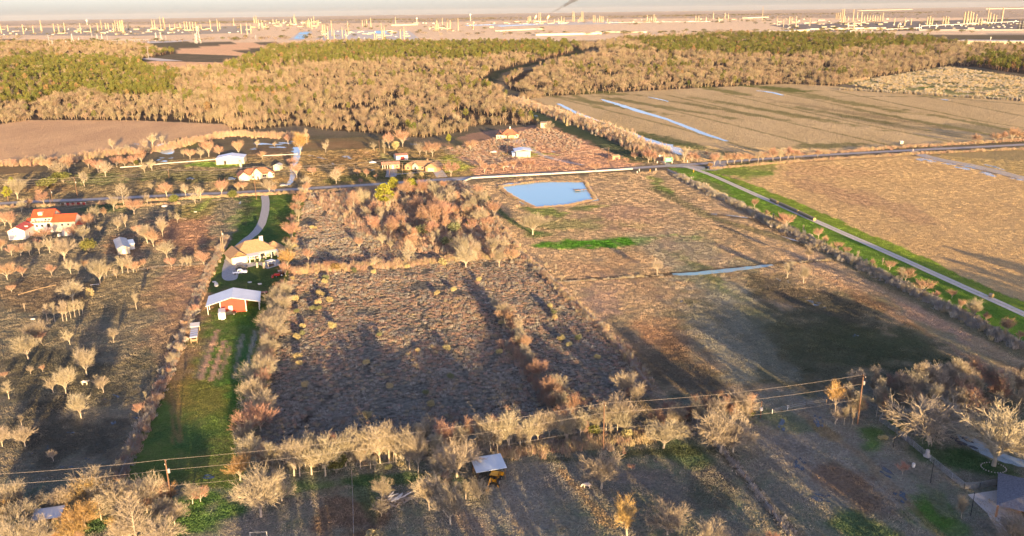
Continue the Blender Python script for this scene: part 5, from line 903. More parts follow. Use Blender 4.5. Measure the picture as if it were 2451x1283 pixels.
def tractor(label,px,py,rz,paint,canopy,s=1.0,front=True,name='tractor'):
    t=thing(name,label,'tractor',(*P(px,py),0),rz); t.scale=(s,s,s)
    MB().sideprism([(-.9,.7),(-.9,1.3),(.1,1.35),(1.7,1.25),(1.75,.6),(.2,.5)],-.38,.38).build('body',paint,t)
    for y in (-.85,.85): wheel(t,-.9,y,.75,.4,'rear_wheel'); wheel(t,1.2,y*.85,.42,.28,'front_wheel')
    MB().box(-1.4,.2,-.75,.75,2.35,2.45).build('canopy',canopy,t); cp=MB(); [cp.tube([(x,y,1.1),(x,y,2.36)],.05,4) for x in (-1.3,.1) for y in (-.65,.65)]; cp.build('canopy_frame',M['black'],t)
    MB().box(-.95,-.4,-.3,.3,1.3,1.85).build('seat',M['black'],t)
    a=MB(); [a.tube([(0,y,1.2),(1.6,y,1.3),(2.5,y,.5)],.09,4) for y in (-.55,.55)]; a.build('loader_arm',paint,t)
    MB().sideprism([(2.4,.15),(3.1,.15),(2.75,.35),(2.6,.95),(2.4,.95)],-1.0,1.0).build('bucket',paint,t); return t
tractor('red tractor with white canopy and front loader on the back lawn',668,662,math.radians(205),M['tred'],M['white']); tractor('orange compact tractor beside the red tractor',676,657,math.radians(215),M['orange'],M['white'],.8,name='compact_tractor')
t=tractor('yellow backhoe loader parked under the blue shelter',1186,1155,math.radians(75),M['yellow'],M['yellow'],1.15,name='backhoe'); bm=MB(); bm.tube([(-1.2,0,1.2),(-2.3,.3,2.3),(-3.4,.6,1.0)],[.2,.17,.13],4); bm.build('boom',M['yellow'],t); MB().box(-3.7,-3.1,.3,.95,.2,.8).build('rear_bucket',M['yellow'],t); st=MB(); [st.tube([(-1.3,y*.5,1.0),(-1.7,y,.1)],.1,4) for y in (-1.1,1.1)]; st.build('stabiliser',M['yellow'],t)
b=Bld('flatbed_trailer','orange flatbed trailer at the right side of the red barn','trailer',(626,706),(641,704)); MB().box(0,b.L,0,2,.55,.7).build('deck',M['orange'],b.t); wheel(b.t,1.2,0,.35); wheel(b.t,1.2,2,.35); MB().box(-.8,0,.9,1.1,.5,.6).build('tongue',M['orange'],b.t)
# animals
def quad(label,px,py,rz,L,graze=True):
    t=thing('cow',label,'cow',(*P(px,py),0),rz); bm=bpy.data.meshes.new('body'); 
    V=[(0,0,.95),(-.45,0,.98),(.5,0,1.0),(.85,0,1.02),(1.15,0,.8 if graze else 1.2),(1.35,0,.35 if graze else 1.3),(1.5,0,.2 if graze else 1.2)]; E=[(0,1),(0,2),(2,3),(3,4),(4,5),(5,6)]; Rd=[(.36,.40),(.36,.36),(.34,.38),(.24,.28),(.15,.18),(.12,.15),(.07,.08)]
    for sx,base in ((-.55,1),(.62,2)):
        for sy in (-.2,.2):
            k=len(V); V+=[(sx,sy,.72),(sx+(-.08 if sx<0 else .0),sy,.40),(sx,sy,.06),(sx+.07,sy,.0)]; E+=[(base,k),(k,k+1),(k+1,k+2),(k+2,k+3)]; Rd+=[(.16,.14),(.075,.07),(.06,.055),(.06,.05)]
    k=len(V); V+=[(-.85,0,1.05),(-.95,0,.55)]; E+=[(1,k),(k,k+1)]; Rd+=[(.06,.06),(.03,.03)]
    k=len(V); V+=[(1.3,.17,.52 if graze else 1.42),(1.3,-.17,.52 if graze else 1.42)]; E+=[(5,k),(5,k+1)]; Rd+=[(.05,.03)]*2
    bm.from_pydata(V,E,[]); bm.materials.append(M['chk']); o=link('body',bm,t); sk=o.modifiers.new('skin','SKIN'); 
    for i,r in enumerate(Rd): bm.skin_vertices[0].data[i].radius=r
    bm.skin_vertices[0].data[0].use_root=True; o.modifiers.new('sub','SUBSURF').levels=1; o.modifiers['sub'].render_levels=2; sc=L/2.3; o.scale=(sc,sc,sc); return t
quad('cream cow grazing in the lower centre pasture by bare tree',1405,1168,math.radians(172),2.2); quad('pale cow standing in the dark west paddock near bare trees',203,921,math.radians(5),2.3,False)
# ------------------------------------------------------------------ street furniture, fences, poles and wires
def bez(a,b,sag,n=10):
    a,b=Vector(a),Vector(b); return [a.lerp(b,i/n)-Vector((0,0,4*sag*(i/n)*(1-i/n))) for i in range(n+1)]
def pole(label,px,pyb,pyt,arms=((.93,2.2),),trans=0,group=None,m=None,name='utility_pole',rz=None,r=.15,cat='utility pole'):
    x,y=P(px,pyb); h=hgt(px,pyb,pyt); t=thing(name,label,cat,(x,y,0),GN if rz is None else rz,group); MB().tube([(0,0,-.2),(0,0,h)],[r*1.25,r*.85],8).build('pole',m or M['pole'],t)
    for f,w in arms:
        a=MB().box(-.07,.07,-w/2,w/2,h*f-.07,h*f+.07).build('crossarm',M['pole'],t)
        for k in (-1,0,1): MB().lathe([(.05,0),(.07,.1),(.03,.22)],6,(0,k*w*.46,h*f+.07)).build('insulator',M['white'],a)
    if trans: MB().lathe([(.26,0),(.28,.1),(.28,.85),(.2,.95)],10,(.38,0,h*trans)).build('transformer',M['steel'],t)
    t['h']=h; return Vector((x,y,h)),t
def wirespan(a,b,sag,label,group,r=.035,z=0.0,off=0.0):
    d=(b-a).normalized(); s=Vector((-d.y,d.x,0))*off; A=a+s+Vector((0,0,z)); B=b+s+Vector((0,0,z)); mb=MB().tube([p-A for p in bez(A,B,sag)],r,4); o=mb.build('power_line',M['wire']); o.location=A; tag(o,label,'wire',group)
# near line
A0,_=pole('tall utility pole with grey transformer at the lower left',413,1213,1100,((.93,1.8),),.72)
A1,_=pole('slim utility pole behind the row of bare trees',1444,1078,965,((.97,1.6),),0,r=.13)
A2,_=pole('reddish utility pole with transformer at the lower right woods',2052,1015,897,((.97,1.8),),.8)
AL=Vector((*P(-260,1262),A0.z)); 
for z,off,nm in ((0,0,'upper'),(-2.6,.2,'lower')):
    wirespan(AL,A0,.8,'%s power line running left of the transformer pole'%nm,'foreground power lines',.022,z,off); wirespan(A0,A1,1.3,'%s power line crossing above the row of bare trees'%nm,'foreground power lines',.022,z,off); wirespan(A1,A2,1.0,'%s power line between the slim pole and right woods'%nm,'foreground power lines',.022,z,off)
wirespan(A0,A1,1.6,'lowest thin cable through the row of bare trees','foreground power lines',.02,-6.3,0); wirespan(A1,A2,1.2,'lowest thin cable east of the slim pole','foreground power lines',.02,-6.5,0)
A3,_=pole('short yellowish post at the pasture gate below the wires',1820,1000,960,(),0,r=.12); MB().box(-.3,.3,-.3,.3,2.1,2.9).build('meter_box',M['white'],_)
# line along the county road
RP=[(-120,500,372),(185,473,425),(405,442,402),(655,470,397),(1000,423,375) ,(1455,398,351)]
pts=[];labs=['first utility pole left of the orange leaved tree','tall utility pole by the orange leaved tree','utility pole in the dark field before white barn','utility pole in front of the roadside house','utility pole before the ranch house','utility pole beside the salmon cabin ruin']
RP=[(-120,505,425),(186,473,424),(405,426,405),(614,478,398),(934,436,382),(1263,413,372),(1456,398,352)]
labs=['utility pole beyond the left edge','dark utility pole beside the orange leaved tree','short utility pole in the field before the white barn','utility pole right before the roadside house','dark utility pole by the salmon brick house drive','utility pole before the metal garage','pale topped utility pole by the cabin ruin']
for (x,yb,yt),lb in zip(RP,labs):
    v,_=pole(lb,x,yb,yt,((.95,2.4),(.86,1.6)),.7 if x in(186,934) else 0); pts.append(v)
sp=['west of the orange tree','over the dark yard','west of the roadside house','east of the roadside house','over the salmon brick house','over the metal garage drive']
for i in range(len(pts)-1):
    for z,off,nm in ((-.3,1.0,'far'),(-.3,-1.0,'near'),(-1.7,0,'lower'),(-3.0,0,'lowest')):
        wirespan(pts[i],pts[i+1],1.2,'%s power line strand %s'%(nm,sp[i]),'power lines along the county road',.034,z,off)
for q in [('pole by the mown yard in front of farmhouse',130,505,452,.5),('slender pale pole beside the orange roofed barn fence',536,604,552,.6),('second slender pole by the brown paddock fence',532,606,565,0),('pale pole before the salmon brick house',964,416,390,0),('thin pole in the yard north of storage building',909,362,334,0),('pole beside the lane to the far house',1173,365,328,0),('pole next to the metal garage',1214,370,348,0),('white marker post at the red gates',122,494,470,0)]:
    pole(q[0],q[1],q[2],q[3],((.9,1.0),) if q[4] else (),q[4] and .8,r=.12,m=M['wood'] if 'pale' in q[0] or 'slender' in q[0] else None)
# black lamp posts lower right
for lb,px,yb,yt in (('black lamp post nearest the big wood by the chain-link fence',2138,1071,1026),('middle black lamp post beside the chain-link fence',2227,1156,1104),('black lamp post nearest the corner house patio',2323,1235,1182)):
    v,t=pole(lb,px,yb,yt,(),0,None,M['black'],'lamp_post',r=.06,cat='lamp post'); MB().lathe([(.06,0),(.16,.12),(.12,.3),(.02,.36)],8,(0,0,t['h'])).build('lantern',M['glass'],t)
# fences
def fence(name,label,pxs,h,step,pm,rm,rails=(.9,),panel=None,pw=.1,group=None,cat='fence',mesh=False):
    w=[Vector((*P(*p),0)) for p in pxs]; o=w[0].copy(); t=thing(name,label,cat,o,0,group); pm_=MB(); rm_=MB(); pan=MB()
    for a,b in zip(w[:-1],w[1:]):
        L=(b-a).length; n=max(1,int(L/step)); d=(b-a).normalized(); s=Vector((-d.y,d.x,0))*pw/2
        for i in range(n+1):
            q=a.lerp(b,i/n)-o; hh=h*random.uniform(.93,1.05); pm_.box(q.x-pw/2,q.x+pw/2,q.y-pw/2,q.y+pw/2,0,hh)
        for f in rails: rm_.tube([a-o+Vector((0,0,h*f)),b-o+Vector((0,0,h*f))],.035 if not panel else .05,4)
        if panel: pan.add([a-o-s*.4+Vector((0,0,.1)),b-o-s*.4+Vector((0,0,.1)),b-o-s*.4+Vector((0,0,h*.93)),a-o-s*.4+Vector((0,0,h*.93)),a-o+s*.4+Vector((0,0,.1)),b-o+s*.4+Vector((0,0,.1)),b-o+s*.4+Vector((0,0,h*.93)),a-o+s*.4+Vector((0,0,h*.93))],[(0,1,2,3),(7,6,5,4),(3,2,6,7),(0,4,5,1)])
    x=pm_.build('posts',pm,t); 
    rm_.build('rails',rm,t)
    if panel: pan.build('panel',panel,t)
    return t
fence('white_fence','long white board fence between the county road and pond',[(1108,437),(1130,428),(1225,423),(1320,418),(1420,412),(1514,406)],1.05,3,M['fencew'],M['fencew'],(.3,.6,.95),M['fencew'],.14)
fence('white_fence','white board fence on the pasture side of green verge',[(1598,408),(1640,428),(1700,455),(1745,478),(1785,497)],1.2,3,M['fencew'],M['fencew'],(.3,.6,.95),M['fencew'],.14)
fence('rail_fence','white rail fence from the white barn going west',[(288,402),(345,398),(400,392),(480,386),(520,382)],.8,4,M['fencew'],M['fencew'],(.5,.9),M['fencew'])
fence('rail_fence','white rail fence behind the tall garden shed',[(630,374),(700,371),(712,370)],.8,4,M['fencew'],M['fencew'],(.5,.9),M['fencew'])
fence('wire_fence','post and wire fence between west paddock and barn lawn',[(285,1152),(365,978),(440,805),(505,655),(520,630),(548,585)],1.3,4,M['wood'],M['steel'],(.5,.9))
fence('wire_fence','post and wire fence along the east side of brush field',[(1130,450),(1250,610),(1335,680),(1480,830),(1560,935)],1.3,5,M['wood'],M['steel'],(.5,.9))
fence('wire_fence','wire fence across the west paddock through the bare trees',[(505,634),(380,642),(300,655),(250,668)],1.2,4,M['wood'],M['steel'],(.5,.9))
fence('wire_fence','wire fence running down the lower centre pasture left side',[(842,1136),(845,1200),(847,1290)],1.2,3,M['wood'],M['steel'],(.5,.9))
fence('wire_fence','straight wire fence right of the lower centre pasture',[(1668,1022),(1740,1095),(1830,1205),(1890,1290)],1.2,4,M['wood'],M['steel'],(.5,.9))
fence('pipe_fence','white pipe fence by the county road west of junction',[(1455,388),(1468,385),(1490,392),(1515,390),(1550,388)],1.2,3,M['wood'],M['wood'],(.45,.92))
fence('yard_fence','low pipe fence in front of the metal garage yard',[(1250,408),(1330,402),(1400,398),(1440,396)],1.1,4,M['wood'],M['wood'],(.5,.95))
for i in range(5):
    x=146+i*12.6; fence('cattle_panel','%s cattle panel with white posts, %s from left along the road'%('dark green' if i==0 else 'dark red',ordw(i+1)),[(x,492.5-i*.4),(x+9.5,492-i*.4)],1.6,2.2,M['white'],M['redgate'],(.2,.9),M['dwood'] if i==0 else M['redgate'],.2,'cattle panels along the road','panel')
fence('chain_link_fence','green chain-link fence by the black lamp posts',[(2105,1008),(2150,1040),(2205,1085),(2250,1123),(2308,1170),(2345,1168),(2385,1160),(2400,1166)],1.5,3,M['steel'],M['steel'],(.97,.82,.66,.5,.34,.18,.03))
fence('metal_gate','metal gate with white posts at the pasture entrance',[(1848,990),(1870,984),(1885,981)],1.3,2.2,M['white'],M['steel'],(.3,.6,.9),None,.16,None,'gate')
fence('wire_fence','wire fence east of the pasture gate',[(1885,981),(1930,972),(1978,965)],1.2,4,M['wood'],M['steel'],(.5,.9))
# signs at the junction
def sign(label,px,pyb,w,h,z,board,txt=None):
    t=thing('road_sign',label,'sign',(*P(px,pyb),0),GN*.3); ps=MB(); [ps.box(x-.07,x+.07,-.07,.07,0,z+h) for x in (-w*.4,w*.4)]; ps.build('posts',M['wood'],t); MB().box(-w/2,w/2,-.16,-.08,z,z+h).build('board',board,t)
    st=MB(); [st.box(-w*.38,w*.38*random.uniform(.4,1),-.19,-.165,z+h*f,z+h*f+h*.07) for f in (.25,.5,.75)]; st.build('lettering_lines',M['white'],t); return t
sign('green roadside sign board standing right at the junction',1600,393,5.2,2.8,1.6,M['green']); sign('smaller green and cream sign board left of the junction track',1583,384,4.0,2.4,1.6,M['cream'])
for i,(px,py) in enumerate([(1573,391),(1592,389),(1609,391),(1645,389),(1525,415),(1530,410),(1556,411),(1570,409),(1660,412),(2185,362)]):
    lb=['squat cream post left of the junction track','white post between the two sign boards','white post right of the green sign','white marker post right of the junction signs','white post in the pasture corner below the road','grey marker post by the end of the white fence','yellow topped marker post south of the junction','leaning pale marker post south of the junction','small yellow marker on the gravel track verge','pink marker post at the far right driveway'][i]
    o=MB().tube([(0,0,0),(0,0,1.5),(0,0,1.7)],[.22,.22,.05],6).build('marker_post',M['white'] if i not in(6,8) else M['yellow']); o.location=(*P(px,py),0); tag(o,lb,'post')
# dock on the pond
x,y=P(1381,457); t=thing('fishing_dock','grey wooden fishing dock with square end on the pond','dock',(x,y,0),GN); w=Vector((*P(1416,455),0))-Vector((x,y,0)); Ld=w.length
MB().box(1.5,Ld,-.7,.7,.55,.67).build('walkway',M['wood'],t); MB().box(-1.6,1.5,-1.9,1.9,.55,.68).build('platform',M['wood'],t); pl=MB(); [pl.box(a-.08,a+.08,c-.08,c+.08,-.2,.95) for a,c in ((-1.5,-1.8),(-1.5,1.8),(1.4,-1.8),(1.4,1.8),(4,-.7),(4,.7),(6.5,-.7),(6.5,.7))]; pl.build('pilings',M['dwood'],t)
# round hay bales in three rows beside the gravel track
def bale(px,py,label,group,end=False,rz=0):
    t=thing('hay_bale',label,'hay bale',(*P(px,py),0),rz,group); o=MB().lathe([(.78,-.62),(.82,-.55),(.82,.55),(.78,.62)],14).build('wrapped_roll',M['hay'],t); o.rotation_euler=(0,math.pi/2,0); o.location=(0,0,.8); e=MB().lathe([(.7,.625),(.7,.66)],12).build('end_face',M['hayend'],t); e.rotation_euler=(0,math.pi/2,0); e.location=(0,0,.8)
n=0
for (xa,ya,xb,yb,k) in ((1846,481,1860,488,6),(1868,491,1908,509,14),(1914,512,1948,528,12)):
    A=Vector((*P(xa,ya),0)); B=Vector((*P(xb,yb),0)); d=B-A; ang=math.atan2(d.y,d.x)
    k=max(2,int(d.length/1.42)); 
    for i in range(k):
        q=A.lerp(B,i/(k-1)); n+=1; px,py=proj(q.x,q.y); bale(float(px),float(py),'grey round hay bale, %s from the left beside gravel track'%ordw(n),'rows of round hay bales beside the gravel track',rz=ang)
bale(2372,712,'single golden round hay bale on the verge at far right',None,rz=math.radians(-60)); print('bales',n)
# brush pile
t=thing('brush_pile','grey heap of cut branches and boards in the lower pasture','brush pile',(*P(950,1200),0)); br_=MB(); r=random.Random(9)
for _ in range(120):
    a=r.uniform(0,6.28); p=Vector((r.gauss(0,1.6),r.gauss(0,1.0),r.uniform(.1,1.0))); d=Vector((math.cos(a),math.sin(a),r.uniform(-.15,.3)))*r.uniform(.6,1.8); br_.tube([p-d,p+d],[.06,.03],3)
br_.build('branches',M['debris'],t); bd=MB()
for _ in range(14):
    p=Vector((r.gauss(0,1.0),r.gauss(0,.6),r.uniform(.7,1.3))); a=r.uniform(.2,1.4); d=Vector((math.cos(a),math.sin(a),.1)); u=Vector((-d.y,d.x,0))*.14; bd.add([p-d-u,p-d+u,p+d+u,p+d-u,p-d-u+Vector((0,0,.05)),p-d+u+Vector((0,0,.05)),p+d+u+Vector((0,0,.05)),p+d-u+Vector((0,0,.05))],[(3,2,1,0),(4,5,6,7),(0,1,5,4),(1,2,6,5),(2,3,7,6),(3,0,4,7)])
bd.build('boards',M['white'],t)
# small yard things
def lathething(name,label,cat,px,py,prof,m,extra=None):
    o=MB().lathe(prof,12).build(name,m); o.location=(*P(px,py),0); return tag(o,label,cat)
lathething('propane_tank','white propane tank beside the paddock fence and drive','tank',518,686,[(.3,0),(.75,.25),(.8,.9),(.6,1.5),(.2,1.7)],M['white']); lathething('trampoline','round pale tank lid lying in the dark yard by green bush','tank',394,494,[(1.6,0),(1.65,.5),(1.6,.6),(.2,.75)],M['white'])
lathething('barrel','small pale barrel on the grass west of the chain-link fence','barrel',2186,1118,[(.3,0),(.36,.3),(.36,.7),(.3,1.0)],M['white']); lathething('concrete_well','upright concrete well pipe with rubble base by chain-link fence','well',2219,1092,[(.9,0),(.8,.25),(.45,.3),(.42,1.6),(.4,1.65)],conc); put_tree(2113,1052,10,'bush','Y','low yellowish bush on the green verge at lower right',None,1.9)
lathething('silo_tank','slim cream water tank before the roadside house','tank',577,404,[(.8,0),(.85,4.5),(.3,5.2)],M['cream'])
t=thing('tree_ring','ring of pale edging stones around the big bare tree','edging',(*P(2378,1120),0)); sr=MB()
for k in range(26): a=k*.2417; sr.ball((2.6*math.cos(a),2.2*math.sin(a),.1),.16,.14,.14,6,4)
sr.build('stones',conc,t)
S(sheet('creek_water',[(2290,1040),(2340,1050),(2370,1070),(2440,1100),(2500,1110),(2500,1128),(2420,1112),(2360,1092),(2310,1065)],wetm,.05,jit=.3))
fence('goal_frame','white rectangular pipe frame standing at the bottom edge',[(600,1290),(640,1289)],1.6,4.2,M['white'],M['white'],(.97,),None,.1,None,'goal')
fence('logs','pale fallen logs lying end to end in the west paddock',[(45,706),(90,693),(134,683)],.3,40,M['wood'],M['wood'],(.5,.9),M['wood'],.3,None,'log'); fence('pipe_stack','white pipe lying by the bare tree in west paddock',[(217,683),(236,681)],.3,40,M['white'],M['white'],(.5,),M['white'],.3,None,'pipe')
for i,(px,py,lb) in enumerate([(513,676,'white jumble of planters by the fence near the driveway'),(598,677,'small white basin on the lawn behind the barn'),(622,681,'white board lying on the lawn behind the barn'),(462,814,'white bucket by the paddock fence and shelter'),(79,765,'white trough among saplings in the west paddock'),(468,508,'white trough on the mown west yard')]):
    o=MB().lathe([(.5,0),(.6,.3),(.58,.42),(.3,.45)],9).build(['planter','basin','board','bucket','trough','trough'][i],M['white']); o.location=(*P(px,py),0); o.scale=(1.4,.8,1); tag(o,lb,['planter','basin','board','bucket','trough','trough'][i])
for i,(px,py,h) in enumerate([(632,642,26),(616,640,22),(676,640,22)]):
    put_tree(px,py,h,'palm','P',['spiky palm clump in the bed behind the patio','small spiky palm by the patio edge','feathery palm shrub beside the garden of tan house'][i],None)
# ------------------------------------------------------------------ refineries, masts and far buildings at the horizon
hz=lambda px:44.5-.0139*px
def far(px,pyb): return P(px,max(pyb,hz(px)+6))
def fh(px,pyb,pyt): b=max(pyb,hz(px)+6); return max(6,CAMH*(b-pyt)/(b-hz(px)+.01))
def mpp(px,py): x,y=far(px,py); return math.hypot(x,y,CAMH)/FPX
def stack(px,pyb,pyt,w=4.0,m=None,label='',group='',kind='column'):
    x,y=far(px,pyb); h=fh(px,pyb,pyt); r=w*.75*mpp(px,pyb)/2; n='distillation_column' if kind=='column' else 'chimney_stack'; t=thing(n,label,'tower' if kind=='column' else 'chimney',(x,y,0),0,group)
    if kind=='column':
        MB().lathe([(r*1.5,0),(r*1.5,h*.08),(r,h*.1),(r,h*.62),(r*.82,h*.65),(r*.82,h*.97),(r*.4,h)],10).build('shell',m or M['tower'],t); pf=MB()
        for f in (.3,.5,.7,.88): pf.lathe([(r*1.6,0),(r*1.6,.8)],10,(0,0,h*f))
        pf.build('platform',M['tower2'],t)
    else:
        MB().lathe([(r*1.5,0),(r*.9,h*.95),(r*.95,h)],10).build('shaft',m or M['tower'],t); MB().lathe([(r*1.7,0),(r*1.7,h*.12)],10).build('base',M['tower2'],t)
CL=[('left refinery','columns of the left refinery',[(4,80,57),(20,75,60),(57,82,58),(81,80,61),(100,75,48),(131,80,56),(142,79,57),(156,77,54),(194,80,55),(218,78,59),(235,75,55),(244,74,49),(254,70,54),(260,70,55),(273,76,55),(278,75,49),(284,75,49),(290,75,49,6),(296,80,48,7),(308,72,51,4,'d')]),
 ('second refinery from left','columns of the second refinery',[(366,72,47),(372,72,47),(386,72,40,2,'s'),(394,70,41,5),(407,70,57),(419,70,57),(432,70,55),(443,73,51),(449,73,51),(456,73,52),(463,74,52),(470,74,52),(476,75,60),(482,70,58),(505,73,47),(522,75,46),(527,70,53),(560,62,44,2,'s'),(578,80,57),(592,82,56),(601,80,57)]),
 ('centre left refinery','columns of the centre left refinery',[(609,56,40,4),(614,56,37),(620,68,46),(627,66,47),(630,70,54),(637,70,56),(654,55,46),(662,55,46),(679,55,46),(696,57,45),(704,55,39),(706,54,34,2,'s'),(709,57,44),(726,67,50),(733,68,51),(737,65,48),(740,65,43),(742,67,48),(747,70,43),(752,58,38,2,'s'),(760,62,48),(763,62,47)]),
 ('plant behind the blue basins','columns of the plant behind the basins',[(773,80,58,6),(779,90,58),(786,97,62),(795,86,49),(801,98,70),(820,90,65),(829,98,70),(834,84,51,2,'s'),(868,65,48),(874,65,49),(878,60,46),(888,66,42),(897,98,78,4),(902,98,80),(914,90,54,2,'s'),(916,99,70,5),(921,99,63,4),(947,58,40,2,'s'),(959,96,69,4),(968,95,63,4)]),
 ('mid horizon plant','columns of the mid horizon plant',[(1042,74,57),(1046,74,48,5),(1050,74,56),(1059,60,43,2,'s'),(1071,75,52,4),(1078,73,48,4),(1097,75,43,2,'s'),(1133,72,50,2,'s')]),
 ('flare plant','columns of the flare plant',[(1264,55,40),(1267,55,38),(1270,55,38),(1278,55,47),(1290,52,30,2,'s'),(1294,52,30,2,'s'),(1327,55,46,2,'s'),(1337,54,44),(1344,55,39),(1350,55,42),(1371,52,27),(1374,52,28),(1384,54,45),(1388,53,40),(1392,52,27),(1395,52,27),(1420,54,36),(1424,54,36),(1430,54,44),(1435,54,37),(1439,54,38),(1443,54,38),(1454,54,44)]),
 ('small plant right of the flares','columns of the small centre right plant',[(1549,52,35),(1554,52,43),(1559,52,41),(1565,52,33),(1569,52,40),(1665,50,38),(1672,50,38),(1690,50,40),(1707,46,30),(1720,50,41),(1735,46,31),(1743,48,32)]),
 ('right hand refinery','columns of the right refinery',[(1824,52,15,1.5,'s'),(1860,62,38,1.5,'s'),(1875,65,45,1.5,'s'),(1889,57,39),(1895,55,41),(1905,60,38),(1938,62,44,1.5,'s'),(2001,46,30),(2005,46,30),(2010,46,30),(2014,54,22,3),(2018,54,22,4),(2022,52,38),(2030,50,40),(2041,52,22,3),(2043,74,50,4),(2051,48,28),(2060,60,28,4),(2068,52,38),(2075,50,36),(2082,50,37),(2088,50,36),(2094,50,37),(2100,50,38),(2106,50,36),(2112,50,30)]),
 ('far right refinery','columns of the far right refinery',[(2140,60,42),(2149,68,58,4),(2165,62,42),(2180,60,44),(2218,62,40,4),(2224,62,38,4),(2230,62,42,4),(2256,60,40,3),(2262,60,39,4),(2268,60,40,4),(2306,60,28,5),(2313,60,26,5),(2320,60,27,5),(2326,60,29,4),(2334,60,34,4),(2341,60,44,4),(2348,60,44,4),(2362,58,18,3),(2368,54,30,4),(2376,54,33,4),(2383,54,36),(2397,53,18,4),(2438,70,50,5,'d'),(2446,70,49,5,'d')])]
ns=0
for ph,gr,rows in CL:
    rows=sorted(rows)
    for i,r in enumerate(rows):
        w=r[3] if len(r)>3 else 3.0; k='column'; m=None
        if len(r)>4: 
            if r[4]=='s': k='stack'
            else: m=M['darkt']
        stack(r[0],r[1],r[2],w,m,'%s %s, %s from left in the %s'%('dark grey' if m else 'pale',('steel column' if k=='column' else 'slim stack'),ordw(i+1),ph),gr,k); ns+=1
# tanks and process buildings at their feet
rt=random.Random(77); BANDS=[('left refinery',0,330,70,84,30),('second refinery from left',330,605,66,80,26),('centre left refinery',600,770,52,68,26),('plant behind the blue basins',760,985,74,99,40),('mid horizon plant',985,1200,55,76,20),('flare plant',1180,1470,52,58,26),('small plant right of the flares',1500,1800,46,54,20),('right hand refinery',1850,2130,46,70,44),('far right refinery',2130,2450,48,72,40)]
for ph,xa,xb,ya,yb,n in BANDS:
    L=sorted((rt.uniform(xa,xb),rt.uniform(ya,yb),rt.random()) for _ in range(n)); ti=bi=0
    for px,py,k in L:
        x,y=far(px,py); s=mpp(px,py)
        if k<.42:
            ti+=1; r=rt.uniform(1.5,3)*s; h=rt.uniform(1.2,2.6)*s; t=thing('storage_tank','white round storage tank, %s from left in the %s'%(ordw(ti),ph),'tank',(x,y,0),0,'tanks of the '+ph)
            MB().lathe([(r,0),(r,h)],14).build('shell',M['tank'],t); MB().lathe([(r*1.02,h+.02),(r*.5,h*1.1),(.1,h*1.13)],14).build('roof',M['white'],t)
        else:
            bi+=1; w=rt.uniform(4,16)*s; h=rt.uniform(.8,2.6)*s; d=rt.uniform(10,30); t=thing('process_building','low plant building, %s from left in the %s'%(ordw(bi),ph),'building',(x,y,0),rt.uniform(-.2,.2),'buildings of the '+ph)
            MB().box(-w/2,w/2,0,d,0,h).build('wall',rt.choice([M['tower'],M['tank'],M['tower2'],M['tower']]),t); MB().box(-w/2-.6,w/2+.6,-.6,d+.6,h,h+1).build('roof',M['roofw'],t); fr=MB(); [fr.box(-w/2+w*f-.5,-w/2+w*f+.5,-1.4,-.6,0,h*.95) for f in (.1,.3,.5,.7,.9)]; [fr.box(-w/2,w/2,-1.5,-.5,h*g,h*g+.9) for g in (.35,.7)]; fr.build('steel_frame',M['tower'],t)
# long sheds, pipe bridges
def longb(px0,py0,px1,py1,d,h,label,name='warehouse',m=None,rm=None,cat='warehouse'):
    b=Bld(name,label,cat,(px0,py0),(px1,py1)); MB().box(0,b.L,0,d,0,h).build('wall',m or M['cream'],b.t); MB().box(-1,b.L+1,-1,d+1,h,h+.8).build('roof',rm or M['roofw'],b.t)
longb(1283,86,1440,82,40,7,'long low white-roofed warehouse left of centre woods'); longb(1425,78,1535,79,40,6,'long low pale warehouse behind the centre woods'); longb(1200,75,1300,70,40,5,'pale shed roof left of the flare plant'); longb(2290,106,2600,110,70,9,'huge white-roofed warehouse at the far right edge'); longb(1836,82,1886,80,60,12,'grey fronted warehouse before the right refinery',m=M['tower2']); longb(1887,82,1937,78,60,12,'cream warehouse adjoining the grey fronted warehouse'); longb(1940,72,2120,69,25,6,'low pink-roofed sheds before the right refinery')
longb(2200,74,2451,74,30,5,'long grey shed below the far right refinery',m=M['tower2']); longb(2360,22,2700,18,80,14,'very long pale building on the far right horizon'); longb(2060,26,2185,23,80,9,'long pale building beyond the right refinery'); longb(1790,44,1840,42,60,8,'pale sheds left of the right refinery'); longb(950,62,1000,60,50,10,'cream building behind the mid plant')
def pipes(px0,py0,px1,py1,h,label):
    a=Vector((*P(px0,py0),0)); b=Vector((*P(px1,py1),0)); t=thing('pipe_bridge',label,'pipe bridge',a); pb=MB()
    for k in range(3): pb.tube([Vector((0,0,h))+Vector((0,k*2.,0)),b-a+Vector((0,k*2.,h))],1.6,6)
    pb.build('pipes',M['pipe'],t); su=MB(); n=14
    for i in range(n+1):
        q=(b-a)*(i/n); su.box(q.x-.7,q.x+.7,q.y-1,q.y+5,0,h)
    su.build('supports',M['steel'],t)
pipes(2035,77,2205,69,5,'white pipe run rising towards the far right refinery'); pipes(2205,67,2440,55,9,'elevated white pipe bridge across the far right refinery'); pipes(1930,73,2060,72,5,'white pipe run before the right refinery'); pipes(1450,55,1700,53,4,'pale pipe run between flare plant and right plants')
# water towers
for px,pyb,pyt,lb in ((1126,50,33,'white water tower on the horizon above the mid plant'),(998,55,42,'small white water tower left of the mid plant'),(209,60,47,'white water tower behind the left refinery')):
    x,y=far(px,pyb); h=fh(px,pyb,pyt); s=mpp(px,pyb); t=thing('water_tower',lb,'water tower',(x,y,0)); MB().lathe([(s*.5,0),(s*.45,h*.75)],8).build('stem',M['white'],t); MB().ball((0,0,h*.85),s*2,s*2,h*.16,10,6).build('bowl',M['white'],t)
